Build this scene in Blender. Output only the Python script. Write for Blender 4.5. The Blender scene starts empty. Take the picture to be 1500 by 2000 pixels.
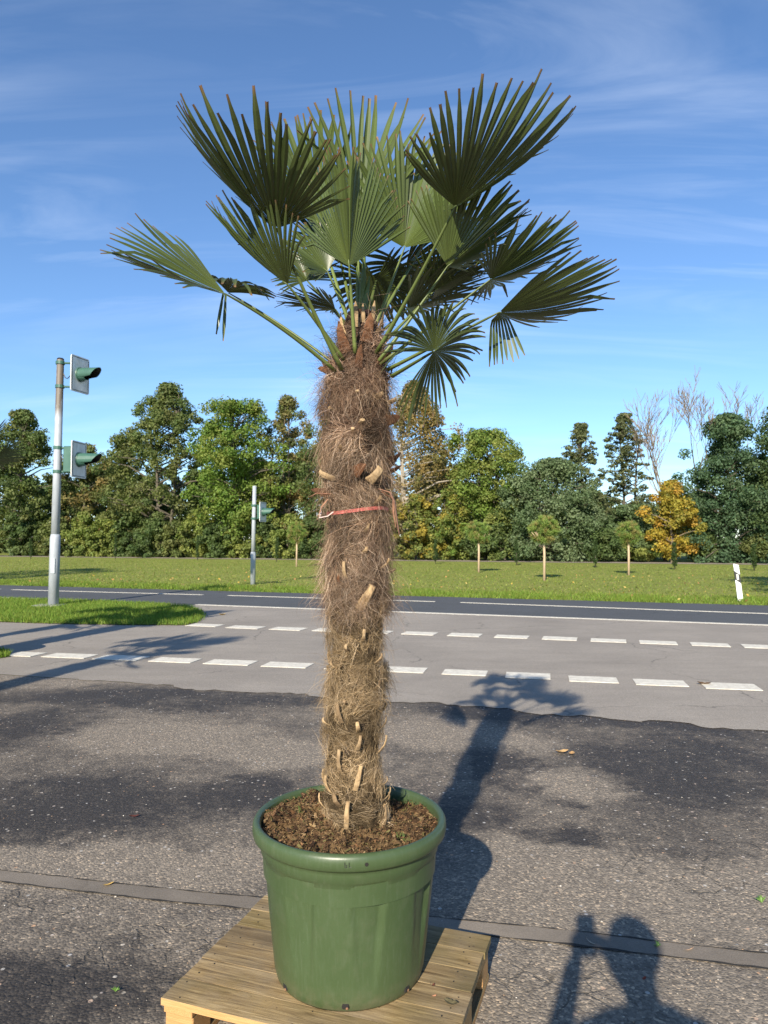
import bpy, math, random
import numpy as np
from mathutils import Vector, Matrix

R = math.radians
random.seed(7)
rng = np.random.default_rng(11)
sc = bpy.context.scene
COL = sc.collection

# ------------------------------------------------------------------ camera
FPX = 1390.0                       # focal length in photo pixels (photo 1500 x 2000)
PITCH = math.atan(58 / FPX)        # the horizon lies 58 px under the middle
CAMH = 1.5
cam_d = bpy.data.cameras.new('camera')
cam = bpy.data.objects.new('camera', cam_d)
COL.objects.link(cam)
cam.location = (0, 0, CAMH)
cam.rotation_euler = (math.pi / 2 + PITCH, 0, 0)
cam_d.sensor_fit = 'VERTICAL'
cam_d.sensor_height = 36.0
cam_d.sensor_width = 27.0
cam_d.lens = 36.0 * FPX / 2000
cam_d.clip_start = 0.02
cam_d.clip_end = 3000
cam_d.dof.use_dof = True
cam_d.dof.focus_distance = 2.4
cam_d.dof.aperture_fstop = 9.0
sc.camera = cam

# ------------------------------------------------------------------ light
SUN_EL, SUN_AZ = R(27.1), R(15.6)  # light travels to the right of straight ahead by SUN_AZ
LDIR = Vector((math.sin(SUN_AZ) * math.cos(SUN_EL), math.cos(SUN_AZ) * math.cos(SUN_EL), -math.sin(SUN_EL)))
sun_d = bpy.data.lights.new('sun', 'SUN')
sun_d.energy = 5.0
sun_d.angle = R(0.55)
sun_d.color = (1.0, 0.91, 0.76)
sun = bpy.data.objects.new('sun', sun_d)
COL.objects.link(sun)
sun.location = (-8, -20, 14)
sun.rotation_euler = LDIR.to_track_quat('-Z', 'Y').to_euler()

world = bpy.data.worlds.new('World')
sc.world = world
world.use_nodes = True
wn, wl = world.node_tree.nodes, world.node_tree.links
wn.clear()
w_out = wn.new('ShaderNodeOutputWorld')
w_bg = wn.new('ShaderNodeBackground')
w_sky = wn.new('ShaderNodeTexSky')
w_sky.sky_type = 'NISHITA'
w_sky.sun_disc = False
w_sky.sun_elevation = SUN_EL
w_sky.sun_rotation = math.pi + SUN_AZ
w_sky.altitude = 30
w_sky.air_density = 1.0
w_sky.dust_density = 0.05
w_sky.ozone_density = 6.0
w_bg.inputs['Strength'].default_value = 0.108
# thin cirrus over the whole dome
w_tc = wn.new('ShaderNodeTexCoord')
w_sep = wn.new('ShaderNodeSeparateXYZ'); wl.new(w_tc.outputs['Generated'], w_sep.inputs[0])
w_add = wn.new('ShaderNodeMath'); w_add.operation = 'ADD'; w_add.inputs[1].default_value = 0.22
wl.new(w_sep.outputs['Z'], w_add.inputs[0])
w_dx = wn.new('ShaderNodeMath'); w_dx.operation = 'DIVIDE'; wl.new(w_sep.outputs['X'], w_dx.inputs[0]); wl.new(w_add.outputs[0], w_dx.inputs[1])
w_dy = wn.new('ShaderNodeMath'); w_dy.operation = 'DIVIDE'; wl.new(w_sep.outputs['Y'], w_dy.inputs[0]); wl.new(w_add.outputs[0], w_dy.inputs[1])
w_cmb = wn.new('ShaderNodeCombineXYZ'); wl.new(w_dx.outputs[0], w_cmb.inputs[0]); wl.new(w_dy.outputs[0], w_cmb.inputs[1])
w_map = wn.new('ShaderNodeMapping'); w_map.inputs['Rotation'].default_value = (0, 0, R(62)); w_map.inputs['Scale'].default_value = (0.6, 2.6, 1)
w_map.inputs['Location'].default_value = (1.3, 0.4, 0)
wl.new(w_cmb.outputs[0], w_map.inputs[0])
w_n1 = wn.new('ShaderNodeTexNoise'); w_n1.inputs['Scale'].default_value = 1.5; w_n1.inputs['Detail'].default_value = 8; w_n1.inputs['Roughness'].default_value = 0.58; w_n1.inputs['Distortion'].default_value = 1.3
wl.new(w_map.outputs[0], w_n1.inputs['Vector'])
w_n2 = wn.new('ShaderNodeTexNoise'); w_n2.inputs['Scale'].default_value = 0.8; w_n2.inputs['Detail'].default_value = 3
wl.new(w_cmb.outputs[0], w_n2.inputs['Vector'])
w_r1 = wn.new('ShaderNodeMapRange'); w_r1.inputs[1].default_value = 0.46; w_r1.inputs[2].default_value = 0.80; wl.new(w_n1.outputs[0], w_r1.inputs[0])
w_r2 = wn.new('ShaderNodeMapRange'); w_r2.inputs[1].default_value = 0.38; w_r2.inputs[2].default_value = 0.68; wl.new(w_n2.outputs[0], w_r2.inputs[0])
w_m = wn.new('ShaderNodeMath'); w_m.operation = 'MULTIPLY'; wl.new(w_r1.outputs[0], w_m.inputs[0]); wl.new(w_r2.outputs[0], w_m.inputs[1])
w_m2 = wn.new('ShaderNodeMath'); w_m2.operation = 'MULTIPLY'; w_m2.inputs[1].default_value = 0.42; wl.new(w_m.outputs[0], w_m2.inputs[0])
w_mix = wn.new('ShaderNodeMixRGB'); w_mix.inputs[2].default_value = (7.2, 7.8, 8.6, 1)
wl.new(w_m2.outputs[0], w_mix.inputs[0]); wl.new(w_sky.outputs[0], w_mix.inputs[1])
wl.new(w_mix.outputs[0], w_bg.inputs['Color'])
wl.new(w_bg.outputs[0], w_out.inputs['Surface'])

vs = sc.view_settings
vs.view_transform = 'Standard'
vs.look = 'None'
vs.exposure = 0.82
vs.gamma = 1.0
vs.use_curve_mapping = False
sc.cycles.max_bounces = 6
sc.cycles.transparent_max_bounces = 8

# ------------------------------------------------------------------ helpers
def ray(px, py):
    u = (px - 750) / FPX; v = (1000 - py) / FPX
    return Vector((u, math.cos(PITCH) - math.sin(PITCH) * v, math.sin(PITCH) + math.cos(PITCH) * v))
def G(px, py, z=0.0):              # photo pixel -> point on the level z
    r = ray(px, py)
    return Vector((0, 0, CAMH)) + r * ((z - CAMH) / r.z)
def P(px, py, Y):                  # photo pixel -> point at the distance Y
    r = ray(px, py)
    return Vector((0, 0, CAMH)) + r * (Y / r.y)

def proj(p):                       # point -> photo pixel
    d = Vector(p) - Vector((0, 0, CAMH)); y = d.y * math.cos(PITCH) + d.z * math.sin(PITCH); z = -d.y * math.sin(PITCH) + d.z * math.cos(PITCH)
    return 750 + FPX * d.x / y, 1000 - FPX * z / y

def new_mesh(name, verts, faces, mat=None, col=None, smooth=False):
    verts = np.asarray(verts, dtype=np.float32).reshape(-1, 3)
    me = bpy.data.meshes.new(name)
    if isinstance(faces, np.ndarray):
        k = faces.shape[1]; m = faces.shape[0]
        me.vertices.add(len(verts)); me.vertices.foreach_set('co', verts.ravel())
        me.loops.add(m * k); me.loops.foreach_set('vertex_index', faces.astype(np.int32).ravel())
        me.polygons.add(m)
        me.polygons.foreach_set('loop_start', np.arange(0, m * k, k, dtype=np.int32))
        me.polygons.foreach_set('loop_total', np.full(m, k, dtype=np.int32))
        me.update(calc_edges=True)
    else:
        me.from_pydata([tuple(v) for v in verts.tolist()], [], faces)
    if col is not None:
        col = np.asarray(col, dtype=np.float32)
        if col.shape[1] == 3:
            col = np.concatenate([col, np.ones((len(col), 1), np.float32)], 1)
        a = me.color_attributes.new('col', 'FLOAT_COLOR', 'POINT')
        a.data.foreach_set('color', col.ravel())
    if smooth:
        me.polygons.foreach_set('use_smooth', np.ones(len(me.polygons), dtype=bool))
    if mat is not None:
        for m_ in (mat if isinstance(mat, (list, tuple)) else [mat]):
            me.materials.append(m_)
    return me

def obj(name, me, parent=None, loc=None):
    o = bpy.data.objects.new(name, me); COL.objects.link(o)
    if parent is not None: o.parent = parent
    if loc is not None: o.location = loc
    return o
def wob(name, verts, faces, mat, parent=None, col=None, smooth=False, org=None):
    """object from world coordinates, re-based on org (the parent's place)"""
    v = np.asarray(verts, dtype=np.float64).reshape(-1, 3)
    if org is not None: v = v - np.array(org)
    return obj(name, new_mesh(name, v, faces, mat, col, smooth), parent)
def empty(name, loc=(0, 0, 0), rz=0):
    o = bpy.data.objects.new(name, None); COL.objects.link(o); o.location = loc; o.rotation_euler = (0, 0, rz)
    o.empty_display_size = 0.1
    return o
def tag(o, label, cat, group=None):
    o['label'] = label; o['category'] = cat
    if group: o['group'] = group
    return o
def struct(o): o['kind'] = 'structure'; return o
def stuff(o): o['kind'] = 'stuff'; return o
def copy_tree(o, parent=None):
    c = o.copy(); COL.objects.link(c); c.parent = parent
    for ch in list(o.children): copy_tree(ch, c)
    return c

class MB:
    def __init__(s): s.v = []; s.f = []
    def add(s, v, f):
        b = len(s.v); s.v += [tuple(p) for p in v]; s.f += [tuple(i + b for i in q) for q in f]
    def box(s, c, d, M=None, bev=0.0):
        cx, cy, cz = c; x, y, z = d[0] / 2, d[1] / 2, d[2] / 2
        if bev <= 0:
            v = [(cx + i * x, cy + j * y, cz + k * z) for k in (-1, 1) for j in (-1, 1) for i in (-1, 1)]
            f = [(0, 2, 3, 1), (4, 5, 7, 6), (0, 1, 5, 4), (2, 6, 7, 3), (0, 4, 6, 2), (1, 3, 7, 5)]
        else:
            b = bev; v = []
            for k in (-1, 1):
                for j in (-1, 1):
                    for i in (-1, 1):
                        v += [(cx + i * (x - b), cy + j * (y - b), cz + k * z), (cx + i * (x - b), cy + j * y, cz + k * (z - b)), (cx + i * x, cy + j * (y - b), cz + k * (z - b))]
            I = lambda i, j, k, a: ((k * 2 + j) * 2 + i) * 3 + a
            f = [(I(0,0,1,0), I(1,0,1,0), I(1,1,1,0), I(0,1,1,0)), (I(0,0,0,0), I(0,1,0,0), I(1,1,0,0), I(1,0,0,0)),
                 (I(0,0,0,1), I(1,0,0,1), I(1,0,1,1), I(0,0,1,1)), (I(0,1,0,1), I(0,1,1,1), I(1,1,1,1), I(1,1,0,1)),
                 (I(0,0,0,2), I(0,0,1,2), I(0,1,1,2), I(0,1,0,2)), (I(1,0,0,2), I(1,1,0,2), I(1,1,1,2), I(1,0,1,2))]
            for j in (0, 1):
                for k in (0, 1): f.append((I(0,j,k,0), I(0,j,k,1), I(1,j,k,1), I(1,j,k,0)))
            for i in (0, 1):
                for k in (0, 1): f.append((I(i,0,k,0), I(i,1,k,0), I(i,1,k,2), I(i,0,k,2)))
                for j in (0, 1): f.append((I(i,j,0,1), I(i,j,0,2), I(i,j,1,2), I(i,j,1,1)))
            for i in (0, 1):
                for j in (0, 1):
                    for k in (0, 1): f.append((I(i,j,k,0), I(i,j,k,1), I(i,j,k,2)))
        if M is not None: v = [M @ Vector(p) for p in v]
        s.add(v, f)
    def tube(s, pts, rad, n=8, caps=True, flat=1.0):
        pts = [Vector(p) for p in pts]
        if not isinstance(rad, (list, tuple)): rad = [rad] * len(pts)
        v = []; f = []; ref = None
        for i, p in enumerate(pts):
            t = (pts[min(i + 1, len(pts) - 1)] - pts[max(i - 1, 0)]).normalized()
            if ref is None: ref = Vector((0, 0, 1)) if abs(t.z) < 0.9 else Vector((1, 0, 0))
            a = t.cross(ref).normalized(); b = t.cross(a).normalized()
            ref = -b if ref.dot(-b) > 0 else b
            a = t.cross(ref).normalized(); b = t.cross(a).normalized()
            for k in range(n):
                an = 2 * math.pi * k / n
                v.append(p + a * math.cos(an) * rad[i] + b * math.sin(an) * rad[i] * flat)
        for i in range(len(pts) - 1):
            for k in range(n):
                k2 = (k + 1) % n
                f.append((i * n + k, i * n + k2, (i + 1) * n + k2, (i + 1) * n + k))
        if caps:
            f.append(tuple(reversed(range(n)))); f.append(tuple((len(pts) - 1) * n + k for k in range(n)))
        s.add(v, f)
    def build(s, name, mat, parent=None, org=None, smooth=False, col=None):
        return wob(name, s.v, s.f, mat, parent, col, smooth, org)

# ------------------------------------------------------------------ materials
def mat_base(name):
    m = bpy.data.materials.new(name); m.use_nodes = True
    nt = m.node_tree; nt.nodes.clear()
    out = nt.nodes.new('ShaderNodeOutputMaterial'); b = nt.nodes.new('ShaderNodeBsdfPrincipled')
    nt.links.new(b.outputs[0], out.inputs[0])
    return m, nt, b, out
class N:
    """small node wiring helper"""
    def __init__(s, nt): s.nt = nt
    def new(s, t, **kw):
        n = s.nt.nodes.new(t)
        for k, v in kw.items(): setattr(n, k, v)
        return n
    def link(s, a, b): s.nt.links.new(a, b)
    def val(s, sock, x):
        if hasattr(x, 'is_output'): s.link(x, sock)
        else: sock.default_value = x
    def math(s, op, a, b=0.5, clamp=False):
        n = s.new('ShaderNodeMath', operation=op, use_clamp=clamp); s.val(n.inputs[0], a); s.val(n.inputs[1], b); return n.outputs[0]
    def coord(s, kind='Object', scale=(1, 1, 1), loc=(0, 0, 0), rot=(0, 0, 0)):
        t = s.new('ShaderNodeTexCoord'); m = s.new('ShaderNodeMapping')
        m.inputs['Scale'].default_value = scale; m.inputs['Location'].default_value = loc; m.inputs['Rotation'].default_value = rot
        s.link(t.outputs[kind], m.inputs[0]); return m.outputs[0]
    def noise(s, vec, scale, detail=4, rough=0.5, dist=0.0, out=0):
        n = s.new('ShaderNodeTexNoise'); s.link(vec, n.inputs['Vector'])
        n.inputs['Scale'].default_value = scale; n.inputs['Detail'].default_value = detail; n.inputs['Roughness'].default_value = rough; n.inputs['Distortion'].default_value = dist
        return n.outputs[out]
    def voro(s, vec, scale, feature='F1', out='Distance', rnd=1.0):
        n = s.new('ShaderNodeTexVoronoi', feature=feature); s.link(vec, n.inputs['Vector']); n.inputs['Scale'].default_value = scale
        n.inputs['Randomness'].default_value = rnd
        return n.outputs[out]
    def rng(s, x, a, b, c=0.0, d=1.0):
        n = s.new('ShaderNodeMapRange'); s.val(n.inputs[0], x)
        for i, q in enumerate((a, b, c, d)): n.inputs[i + 1].default_value = q
        return n.outputs[0]
    def mix(s, f, a, b, mode='MIX'):
        n = s.new('ShaderNodeMixRGB', blend_type=mode); s.val(n.inputs[0], f)
        for i, q in ((1, a), (2, b)):
            if hasattr(q, 'is_output'): s.link(q, n.inputs[i])
            else: n.inputs[i].default_value = (q[0], q[1], q[2], 1)
        return n.outputs[0]
    def ramp(s, f, stops, interp='LINEAR'):
        n = s.new('ShaderNodeValToRGB'); n.color_ramp.interpolation = interp; s.val(n.inputs[0], f)
        cr = n.color_ramp
        while len(cr.elements) < len(stops): cr.elements.new(0.5)
        for e, (p, c) in zip(cr.elements, stops): e.position = p; e.color = (c[0], c[1], c[2], 1)
        return n.outputs[0]
    def attr(s, name='col'):
        n = s.new('ShaderNodeAttribute'); n.attribute_name = name; return n.outputs['Color']
    def bump(s, h, strength, dist, normal=None):
        n = s.new('ShaderNodeBump'); s.link(h, n.inputs['Height']); n.inputs['Strength'].default_value = strength; n.inputs['Distance'].default_value = dist
        if normal is not None: s.link(normal, n.inputs['Normal'])
        return n.outputs[0]

def simple(name, c, rough=0.5, var=0.12, vscale=30, bump=0.0, metallic=0.0, spec=0.5):
    m, nt, b, out = mat_base(name); n = N(nt)
    co = n.coord()
    k = n.noise(co, vscale, 5, 0.6)
    b.inputs['Base Color'].default_value = (*c, 1)
    lo = [x * (1 - var) for x in c]; hi = [x * (1 + var) for x in c]
    n.link(n.mix(n.rng(k, 0.3, 0.7), lo, hi), b.inputs['Base Color'])
    n.link(n.rng(k, 0.3, 0.7, rough * 0.85, min(1, rough * 1.15)), b.inputs['Roughness'])
    b.inputs['Metallic'].default_value = metallic
    b.inputs['Specular IOR Level'].default_value = spec
    if bump: n.link(n.bump(k, bump, 0.01), b.inputs['Normal'])
    return m

def leafy(name, rough=0.5, trans=0.3, spec=0.4):
    """takes each leaf's own colour from the mesh; lets some light through"""
    m, nt, b, out = mat_base(name); n = N(nt)
    c = n.attr(); n.link(c, b.inputs['Base Color'])
    b.inputs['Roughness'].default_value = rough; b.inputs['Specular IOR Level'].default_value = spec
    t = n.new('ShaderNodeBsdfTranslucent'); n.link(n.mix(1.0, c, (1.3, 1.45, 0.6), 'MULTIPLY'), t.inputs['Color'])
    mx = n.new('ShaderNodeMixShader'); mx.inputs[0].default_value = trans
    n.link(b.outputs[0], mx.inputs[1]); n.link(t.outputs[0], mx.inputs[2]); n.link(mx.outputs[0], out.inputs[0])
    return m
def attr_mat(name, rough=0.8, spec=0.2):
    m, nt, b, out = mat_base(name); n = N(nt)
    n.link(n.attr(), b.inputs['Base Color']); b.inputs['Roughness'].default_value = rough; b.inputs['Specular IOR Level'].default_value = spec
    return m

M_foliage = leafy('foliage', 0.6, 0.36, 0.25)
M_needle = leafy('needles', 0.6, 0.2, 0.2)
M_frond = leafy('palm_leaf', 0.36, 0.05, 0.5)
M_grass = leafy('grass_blade', 0.6, 0.3, 0.2)
M_fibre = attr_mat('palm_fibre', 0.85, 0.15)
M_attr = attr_mat('dry_leaf', 0.8, 0.2)
M_bark = simple('bark', (0.10, 0.085, 0.062), 0.9, 0.4, 6, 0.4)
M_bark_pale = simple('bark_pale', (0.17, 0.130, 0.088), 0.9, 0.3, 8, 0.3)
M_bark_birch = simple('bark_birch', (0.27, 0.235, 0.19), 0.8, 0.4, 5, 0.2)
M_stake = simple('stake_wood', (0.46, 0.34, 0.22), 0.8, 0.15, 20)

# asphalt of the yard: coarse, stained, cracked
def make_lot():
    m, nt, b, out = mat_base('asphalt_coarse'); n = N(nt)
    co = n.coord()
    nz = n.new('ShaderNodeTexNoise'); n.link(co, nz.inputs['Vector']); nz.inputs['Scale'].default_value = 1.5; nz.inputs['Detail'].default_value = 9; nz.inputs['Roughness'].default_value = 0.72
    sub = n.new('ShaderNodeVectorMath', operation='SUBTRACT'); n.link(nz.outputs['Color'], sub.inputs[0]); sub.inputs[1].default_value = (0.5, 0.5, 0.5)
    scl = n.new('ShaderNodeVectorMath', operation='SCALE'); n.link(sub.outputs[0], scl.inputs[0]); scl.inputs['Scale'].default_value = 1.1
    dco = n.new('ShaderNodeVectorMath', operation='ADD'); n.link(co, dco.inputs[0]); n.link(scl.outputs[0], dco.inputs[1])
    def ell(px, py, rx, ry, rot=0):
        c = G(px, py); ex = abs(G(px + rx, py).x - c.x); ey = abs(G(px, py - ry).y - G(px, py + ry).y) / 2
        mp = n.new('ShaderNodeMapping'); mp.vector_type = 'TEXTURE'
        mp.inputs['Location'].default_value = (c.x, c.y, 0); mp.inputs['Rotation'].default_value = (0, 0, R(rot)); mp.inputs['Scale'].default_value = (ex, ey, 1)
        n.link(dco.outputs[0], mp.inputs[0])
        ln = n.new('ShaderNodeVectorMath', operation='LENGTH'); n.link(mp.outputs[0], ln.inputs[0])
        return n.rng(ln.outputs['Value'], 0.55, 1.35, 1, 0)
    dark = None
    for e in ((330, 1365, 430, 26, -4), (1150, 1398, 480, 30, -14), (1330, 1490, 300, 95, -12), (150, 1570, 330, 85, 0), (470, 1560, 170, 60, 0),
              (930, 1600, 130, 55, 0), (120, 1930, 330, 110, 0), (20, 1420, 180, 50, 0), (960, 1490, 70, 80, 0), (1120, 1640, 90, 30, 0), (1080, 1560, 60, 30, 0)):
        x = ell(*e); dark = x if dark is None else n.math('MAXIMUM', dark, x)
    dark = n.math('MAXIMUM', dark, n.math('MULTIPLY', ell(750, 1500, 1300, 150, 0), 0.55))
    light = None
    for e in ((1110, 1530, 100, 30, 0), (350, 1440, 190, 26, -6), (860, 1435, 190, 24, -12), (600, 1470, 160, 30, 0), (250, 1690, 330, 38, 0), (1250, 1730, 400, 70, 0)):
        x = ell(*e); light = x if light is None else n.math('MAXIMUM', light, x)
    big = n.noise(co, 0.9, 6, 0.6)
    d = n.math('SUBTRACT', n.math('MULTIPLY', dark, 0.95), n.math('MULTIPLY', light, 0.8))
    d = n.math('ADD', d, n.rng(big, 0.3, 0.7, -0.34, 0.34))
    d = n.math('ADD', d, n.rng(n.noise(co, 9, 8, 0.78), 0.3, 0.7, -0.34, 0.34), True)
    # aggregate
    vo = n.new('ShaderNodeTexVoronoi'); n.link(co, vo.inputs['Vector']); vo.inputs['Scale'].default_value = 105
    sepc = n.new('ShaderNodeSeparateColor'); n.link(vo.outputs['Color'], sepc.inputs[0])
    stone = n.ramp(sepc.outputs[0], ((0.0, (0.58, 0.57, 0.57)), (0.45, (0.86, 0.85, 0.84)), (0.8, (1.1, 1.08, 1.05)), (0.94, (1.5, 1.44, 1.36)), (1.0, (2.2, 2.0, 1.75))))
    vo2 = n.new('ShaderNodeTexVoronoi'); n.link(co, vo2.inputs['Vector']); vo2.inputs['Scale'].default_value = 46
    sep2 = n.new('ShaderNodeSeparateColor'); n.link(vo2.outputs['Color'], sep2.inputs[0])
    st2 = n.math('MULTIPLY', n.rng(sep2.outputs[1], 0.955, 0.965), n.rng(vo2.outputs['Distance'], 0.42, 0.30))
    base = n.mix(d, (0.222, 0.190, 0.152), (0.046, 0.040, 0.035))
    base = n.mix(1.0, base, stone, 'MULTIPLY')
    base = n.mix(n.math('MULTIPLY', st2, 0.85), base, n.ramp(sep2.outputs[0], ((0, (0.42, 0.36, 0.28)), (0.6, (0.5, 0.48, 0.45)), (1, (0.46, 0.27, 0.15)))))
    # cracks
    cco = n.new('ShaderNodeVectorMath', operation='ADD'); n.link(co, cco.inputs[0])
    nz2 = n.new('ShaderNodeTexNoise'); n.link(co, nz2.inputs['Vector']); nz2.inputs['Scale'].default_value = 9; nz2.inputs['Detail'].default_value = 5
    s2 = n.new('ShaderNodeVectorMath', operation='SCALE'); n.link(nz2.outputs['Color'], s2.inputs[0]); s2.inputs['Scale'].default_value = 0.11
    n.link(s2.outputs[0], cco.inputs[1])
    def cracks(scale, w):
        dd = n.voro(cco.outputs[0], scale, 'DISTANCE_TO_EDGE')
        return n.rng(dd, w * 0.3, w, 1, 0)
    ck = None
    for e in ((1380, 1670, 260, 90, 0), (1130, 1930, 240, 90, 0), (300, 1850, 200, 70, 0), (60, 1770, 120, 40, 0)):
        x = ell(*e); ck = x if ck is None else n.math('MAXIMUM', ck, x)
    ck = n.math('MULTIPLY', ck, n.rng(n.noise(co, 5.5, 5, 0.65), 0.40, 0.60))
    ck = n.math('MULTIPLY', ck, n.math('MAXIMUM', cracks(6.5, 0.03), n.math('MULTIPLY', cracks(2.4, 0.016), 1.0)))
    base = n.mix(n.math('MULTIPLY', ck, 0.62), base, (0.03, 0.026, 0.02))
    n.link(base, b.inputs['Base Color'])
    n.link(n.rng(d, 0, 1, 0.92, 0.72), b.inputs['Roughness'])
    b.inputs['Specular IOR Level'].default_value = 0.35
    h = n.math('SUBTRACT', n.math('SUBTRACT', 0.6, vo.outputs['Distance']), n.math('MULTIPLY', ck, 1.6))
    h = n.math('ADD', h, n.math('MULTIPLY', n.noise(co, 40, 4, 0.6), 0.8))
    n.link(n.bump(h, 0.6, 0.005), b.inputs['Normal'])
    return m
M_lot = make_lot()

def asphalt(name, c, var, scale=160, streak=None, patch=1.0):
    m, nt, b, out = mat_base(name); n = N(nt); co = n.coord()
    vo = n.new('ShaderNodeTexVoronoi'); n.link(co, vo.inputs['Vector']); vo.inputs['Scale'].default_value = scale
    sp = n.new('ShaderNodeSeparateColor'); n.link(vo.outputs['Color'], sp.inputs[0])
    st = n.rng(sp.outputs[0], 0, 1, 1 - var, 1 + var)
    big = n.rng(n.noise(co, 0.55, 7, 0.62), 0.3, 0.7, 1 - 0.16 * patch, 1 + 0.13 * patch)
    mid = n.rng(n.noise(n.coord(scale=(1.0, 5, 1), rot=(0, 0, R(17))), 1.1, 5, 0.6), 0.3, 0.7, 0.93, 1.06)
    k = n.math('MULTIPLY', n.math('MULTIPLY', st, big), mid)
    cc = n.new('ShaderNodeVectorMath', operation='SCALE'); cc.inputs[0].default_value = c; n.link(k, cc.inputs['Scale'])
    base = cc.outputs[0]
    spots = n.rng(n.noise(co, 3.2, 6, 0.7), 0.70, 0.76)
    base = n.mix(n.math('MULTIPLY', spots, 0.7), base, [x * 0.4 for x in c])
    cr = n.new('ShaderNodeVectorMath', operation='ADD'); n.link(co, cr.inputs[0])
    s2 = n.new('ShaderNodeVectorMath', operation='SCALE'); n.link(n.noise(co, 3, 5, out=1), s2.inputs[0]); s2.inputs['Scale'].default_value = 0.35; n.link(s2.outputs[0], cr.inputs[1])
    ck = n.rng(n.voro(cr.outputs[0], 0.55, 'DISTANCE_TO_EDGE'), 0.002, 0.007, 1, 0)
    ck = n.math('MULTIPLY', ck, n.rng(n.noise(co, 0.7, 3), 0.48, 0.58))
    base = n.mix(n.math('MULTIPLY', ck, 0.6), base, [x * 0.3 for x in c])
    n.link(base, b.inputs['Base Color']); b.inputs['Roughness'].default_value = 0.85; b.inputs['Specular IOR Level'].default_value = 0.35
    n.link(n.bump(vo.outputs['Distance'], 0.3, 0.003), b.inputs['Normal'])
    return m
M_lane = asphalt('asphalt_lane', (0.27, 0.238, 0.200), 0.22)
M_road = asphalt('asphalt_road', (0.075, 0.078, 0.082), 0.25, 120, patch=0.7)
M_strip = asphalt('bitumen_strip', (0.205, 0.174, 0.140), 0.12, 300, patch=3.5)
M_path = asphalt('path_surface', (0.27, 0.23, 0.18), 0.2, 60)

def make_paint():
    m, nt, b, out = mat_base('road_paint'); n = N(nt); co = n.coord()
    k = n.noise(co, 14, 6, 0.65); k2 = n.noise(co, 120, 3, 0.6)
    c = n.mix(n.rng(k, 0.35, 0.7), (0.70, 0.66, 0.56), (0.48, 0.44, 0.37))
    c = n.mix(n.rng(k2, 0.62, 0.72, 0, 0.6), c, (0.22, 0.20, 0.17))
    n.link(c, b.inputs['Base Color']); b.inputs['Roughness'].default_value = 0.75
    n.link(n.bump(k2, 0.3, 0.002), b.inputs['Normal'])
    return m
M_paint = make_paint()

def make_field():
    m, nt, b, out = mat_base('grass_ground'); n = N(nt); co = n.coord()
    a = n.noise(co, 0.35, 6, 0.62); f = n.noise(co, 9, 6, 0.7); g = n.noise(co, 2.0, 5, 0.6)
    c = n.ramp(n.rng(a, 0.3, 0.7), ((0, (0.19, 0.23, 0.046)), (0.5, (0.235, 0.262, 0.06)), (1, (0.28, 0.28, 0.078))))
    c = n.mix(n.rng(g, 0.52, 0.75, 0, 0.45), c, (0.18, 0.165, 0.065))
    c = n.mix(n.rng(f, 0.35, 0.65, 0.0, 0.55), c, (0.11, 0.14, 0.03))
    n.link(c, b.inputs['Base Color']); b.inputs['Roughness'].default_value = 0.95; b.inputs['Specular IOR Level'].default_value = 0.1
    n.link(n.bump(n.noise(co, 5, 7, 0.75), 0.6, 0.06), b.inputs['Normal'])
    return m
M_field = make_field()

# ------------------------------------------------------------------ ground, road, markings
def sheet(name, pts, z, mat, parent=None):
    return wob(name, [(p[0], p[1], z) for p in pts], [tuple(range(len(pts)))], mat, parent)
def gp(px, py): g = G(px, py); return (g.x, g.y)
def line_fn(a, b):
    A, B = Vector(gp(*a)), Vector(gp(*b)); d = (B - A).normalized(); return A, d
def ext(a, b, s0, s1):
    A, d = line_fn(a, b); L = (Vector(gp(*b)) - A).length
    p, q = A - d * s0, A + d * (L + s1); return (p.x, p.y), (q.x, q.y)

LOT = ext((200, 1330), (1500, 1412), 60, 60)        # seam coarse / smooth asphalt
EDGE = ext((420, 1183), (1500, 1222), 70, 60)       # white edge line of the road
FAR = ext((0, 1143), (1500, 1183), 60, 60)          # far edge of the road
field = struct(sheet('grass_field', [(-500, -60), (500, -60), (500, 900), (-500, 900)], -0.012, M_field))
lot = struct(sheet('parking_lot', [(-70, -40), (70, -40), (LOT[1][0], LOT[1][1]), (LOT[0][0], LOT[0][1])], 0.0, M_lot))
lane = struct(sheet('cycle_lane', [LOT[0], LOT[1], EDGE[1], EDGE[0]], 0.004, M_lane))
road = struct(sheet('road', [EDGE[0], EDGE[1], FAR[1], FAR[0]], 0.006, M_road))
# extend the yard seam with uneven overlap of the smooth surface
def ragged(a, b, w, n, amp, seed):
    r = random.Random(seed); A, B = Vector(a), Vector(b); d = (B - A); L = d.length; d.normalize(); nn = Vector((-d.y, d.x))
    near = []; far = []
    ph = [r.random() * 6 for _ in range(4)]
    for i in range(n + 1):
        t = L * i / n
        k = amp * (0.5 * math.sin(t * 1.3 + ph[0]) + 0.3 * math.sin(t * 3.7 + ph[1]) + 0.3 * math.sin(t * 9 + ph[2]) + 0.4 * r.uniform(-1, 1))
        p = A + d * t
        near.append(p - nn * (w + k)); far.append(p + nn * 0.3)
    v = [(p.x, p.y, 0) for p in near] + [(p.x, p.y, 0) for p in far]
    f = [(i, i + 1, n + 1 + i + 1, n + 1 + i) for i in range(n)]
    return v, f
v, f = ragged((LOT[0][0] + 45, LOT[0][1] - 45 * 0.27), (LOT[1][0] - 45, LOT[1][1] + 45 * 0.27), 0.12, 420, 0.10, 3)
o = wob('seam_edge', [(a, b_, 0.0055) for a, b_, c in v], f, M_lane, lane)

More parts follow.
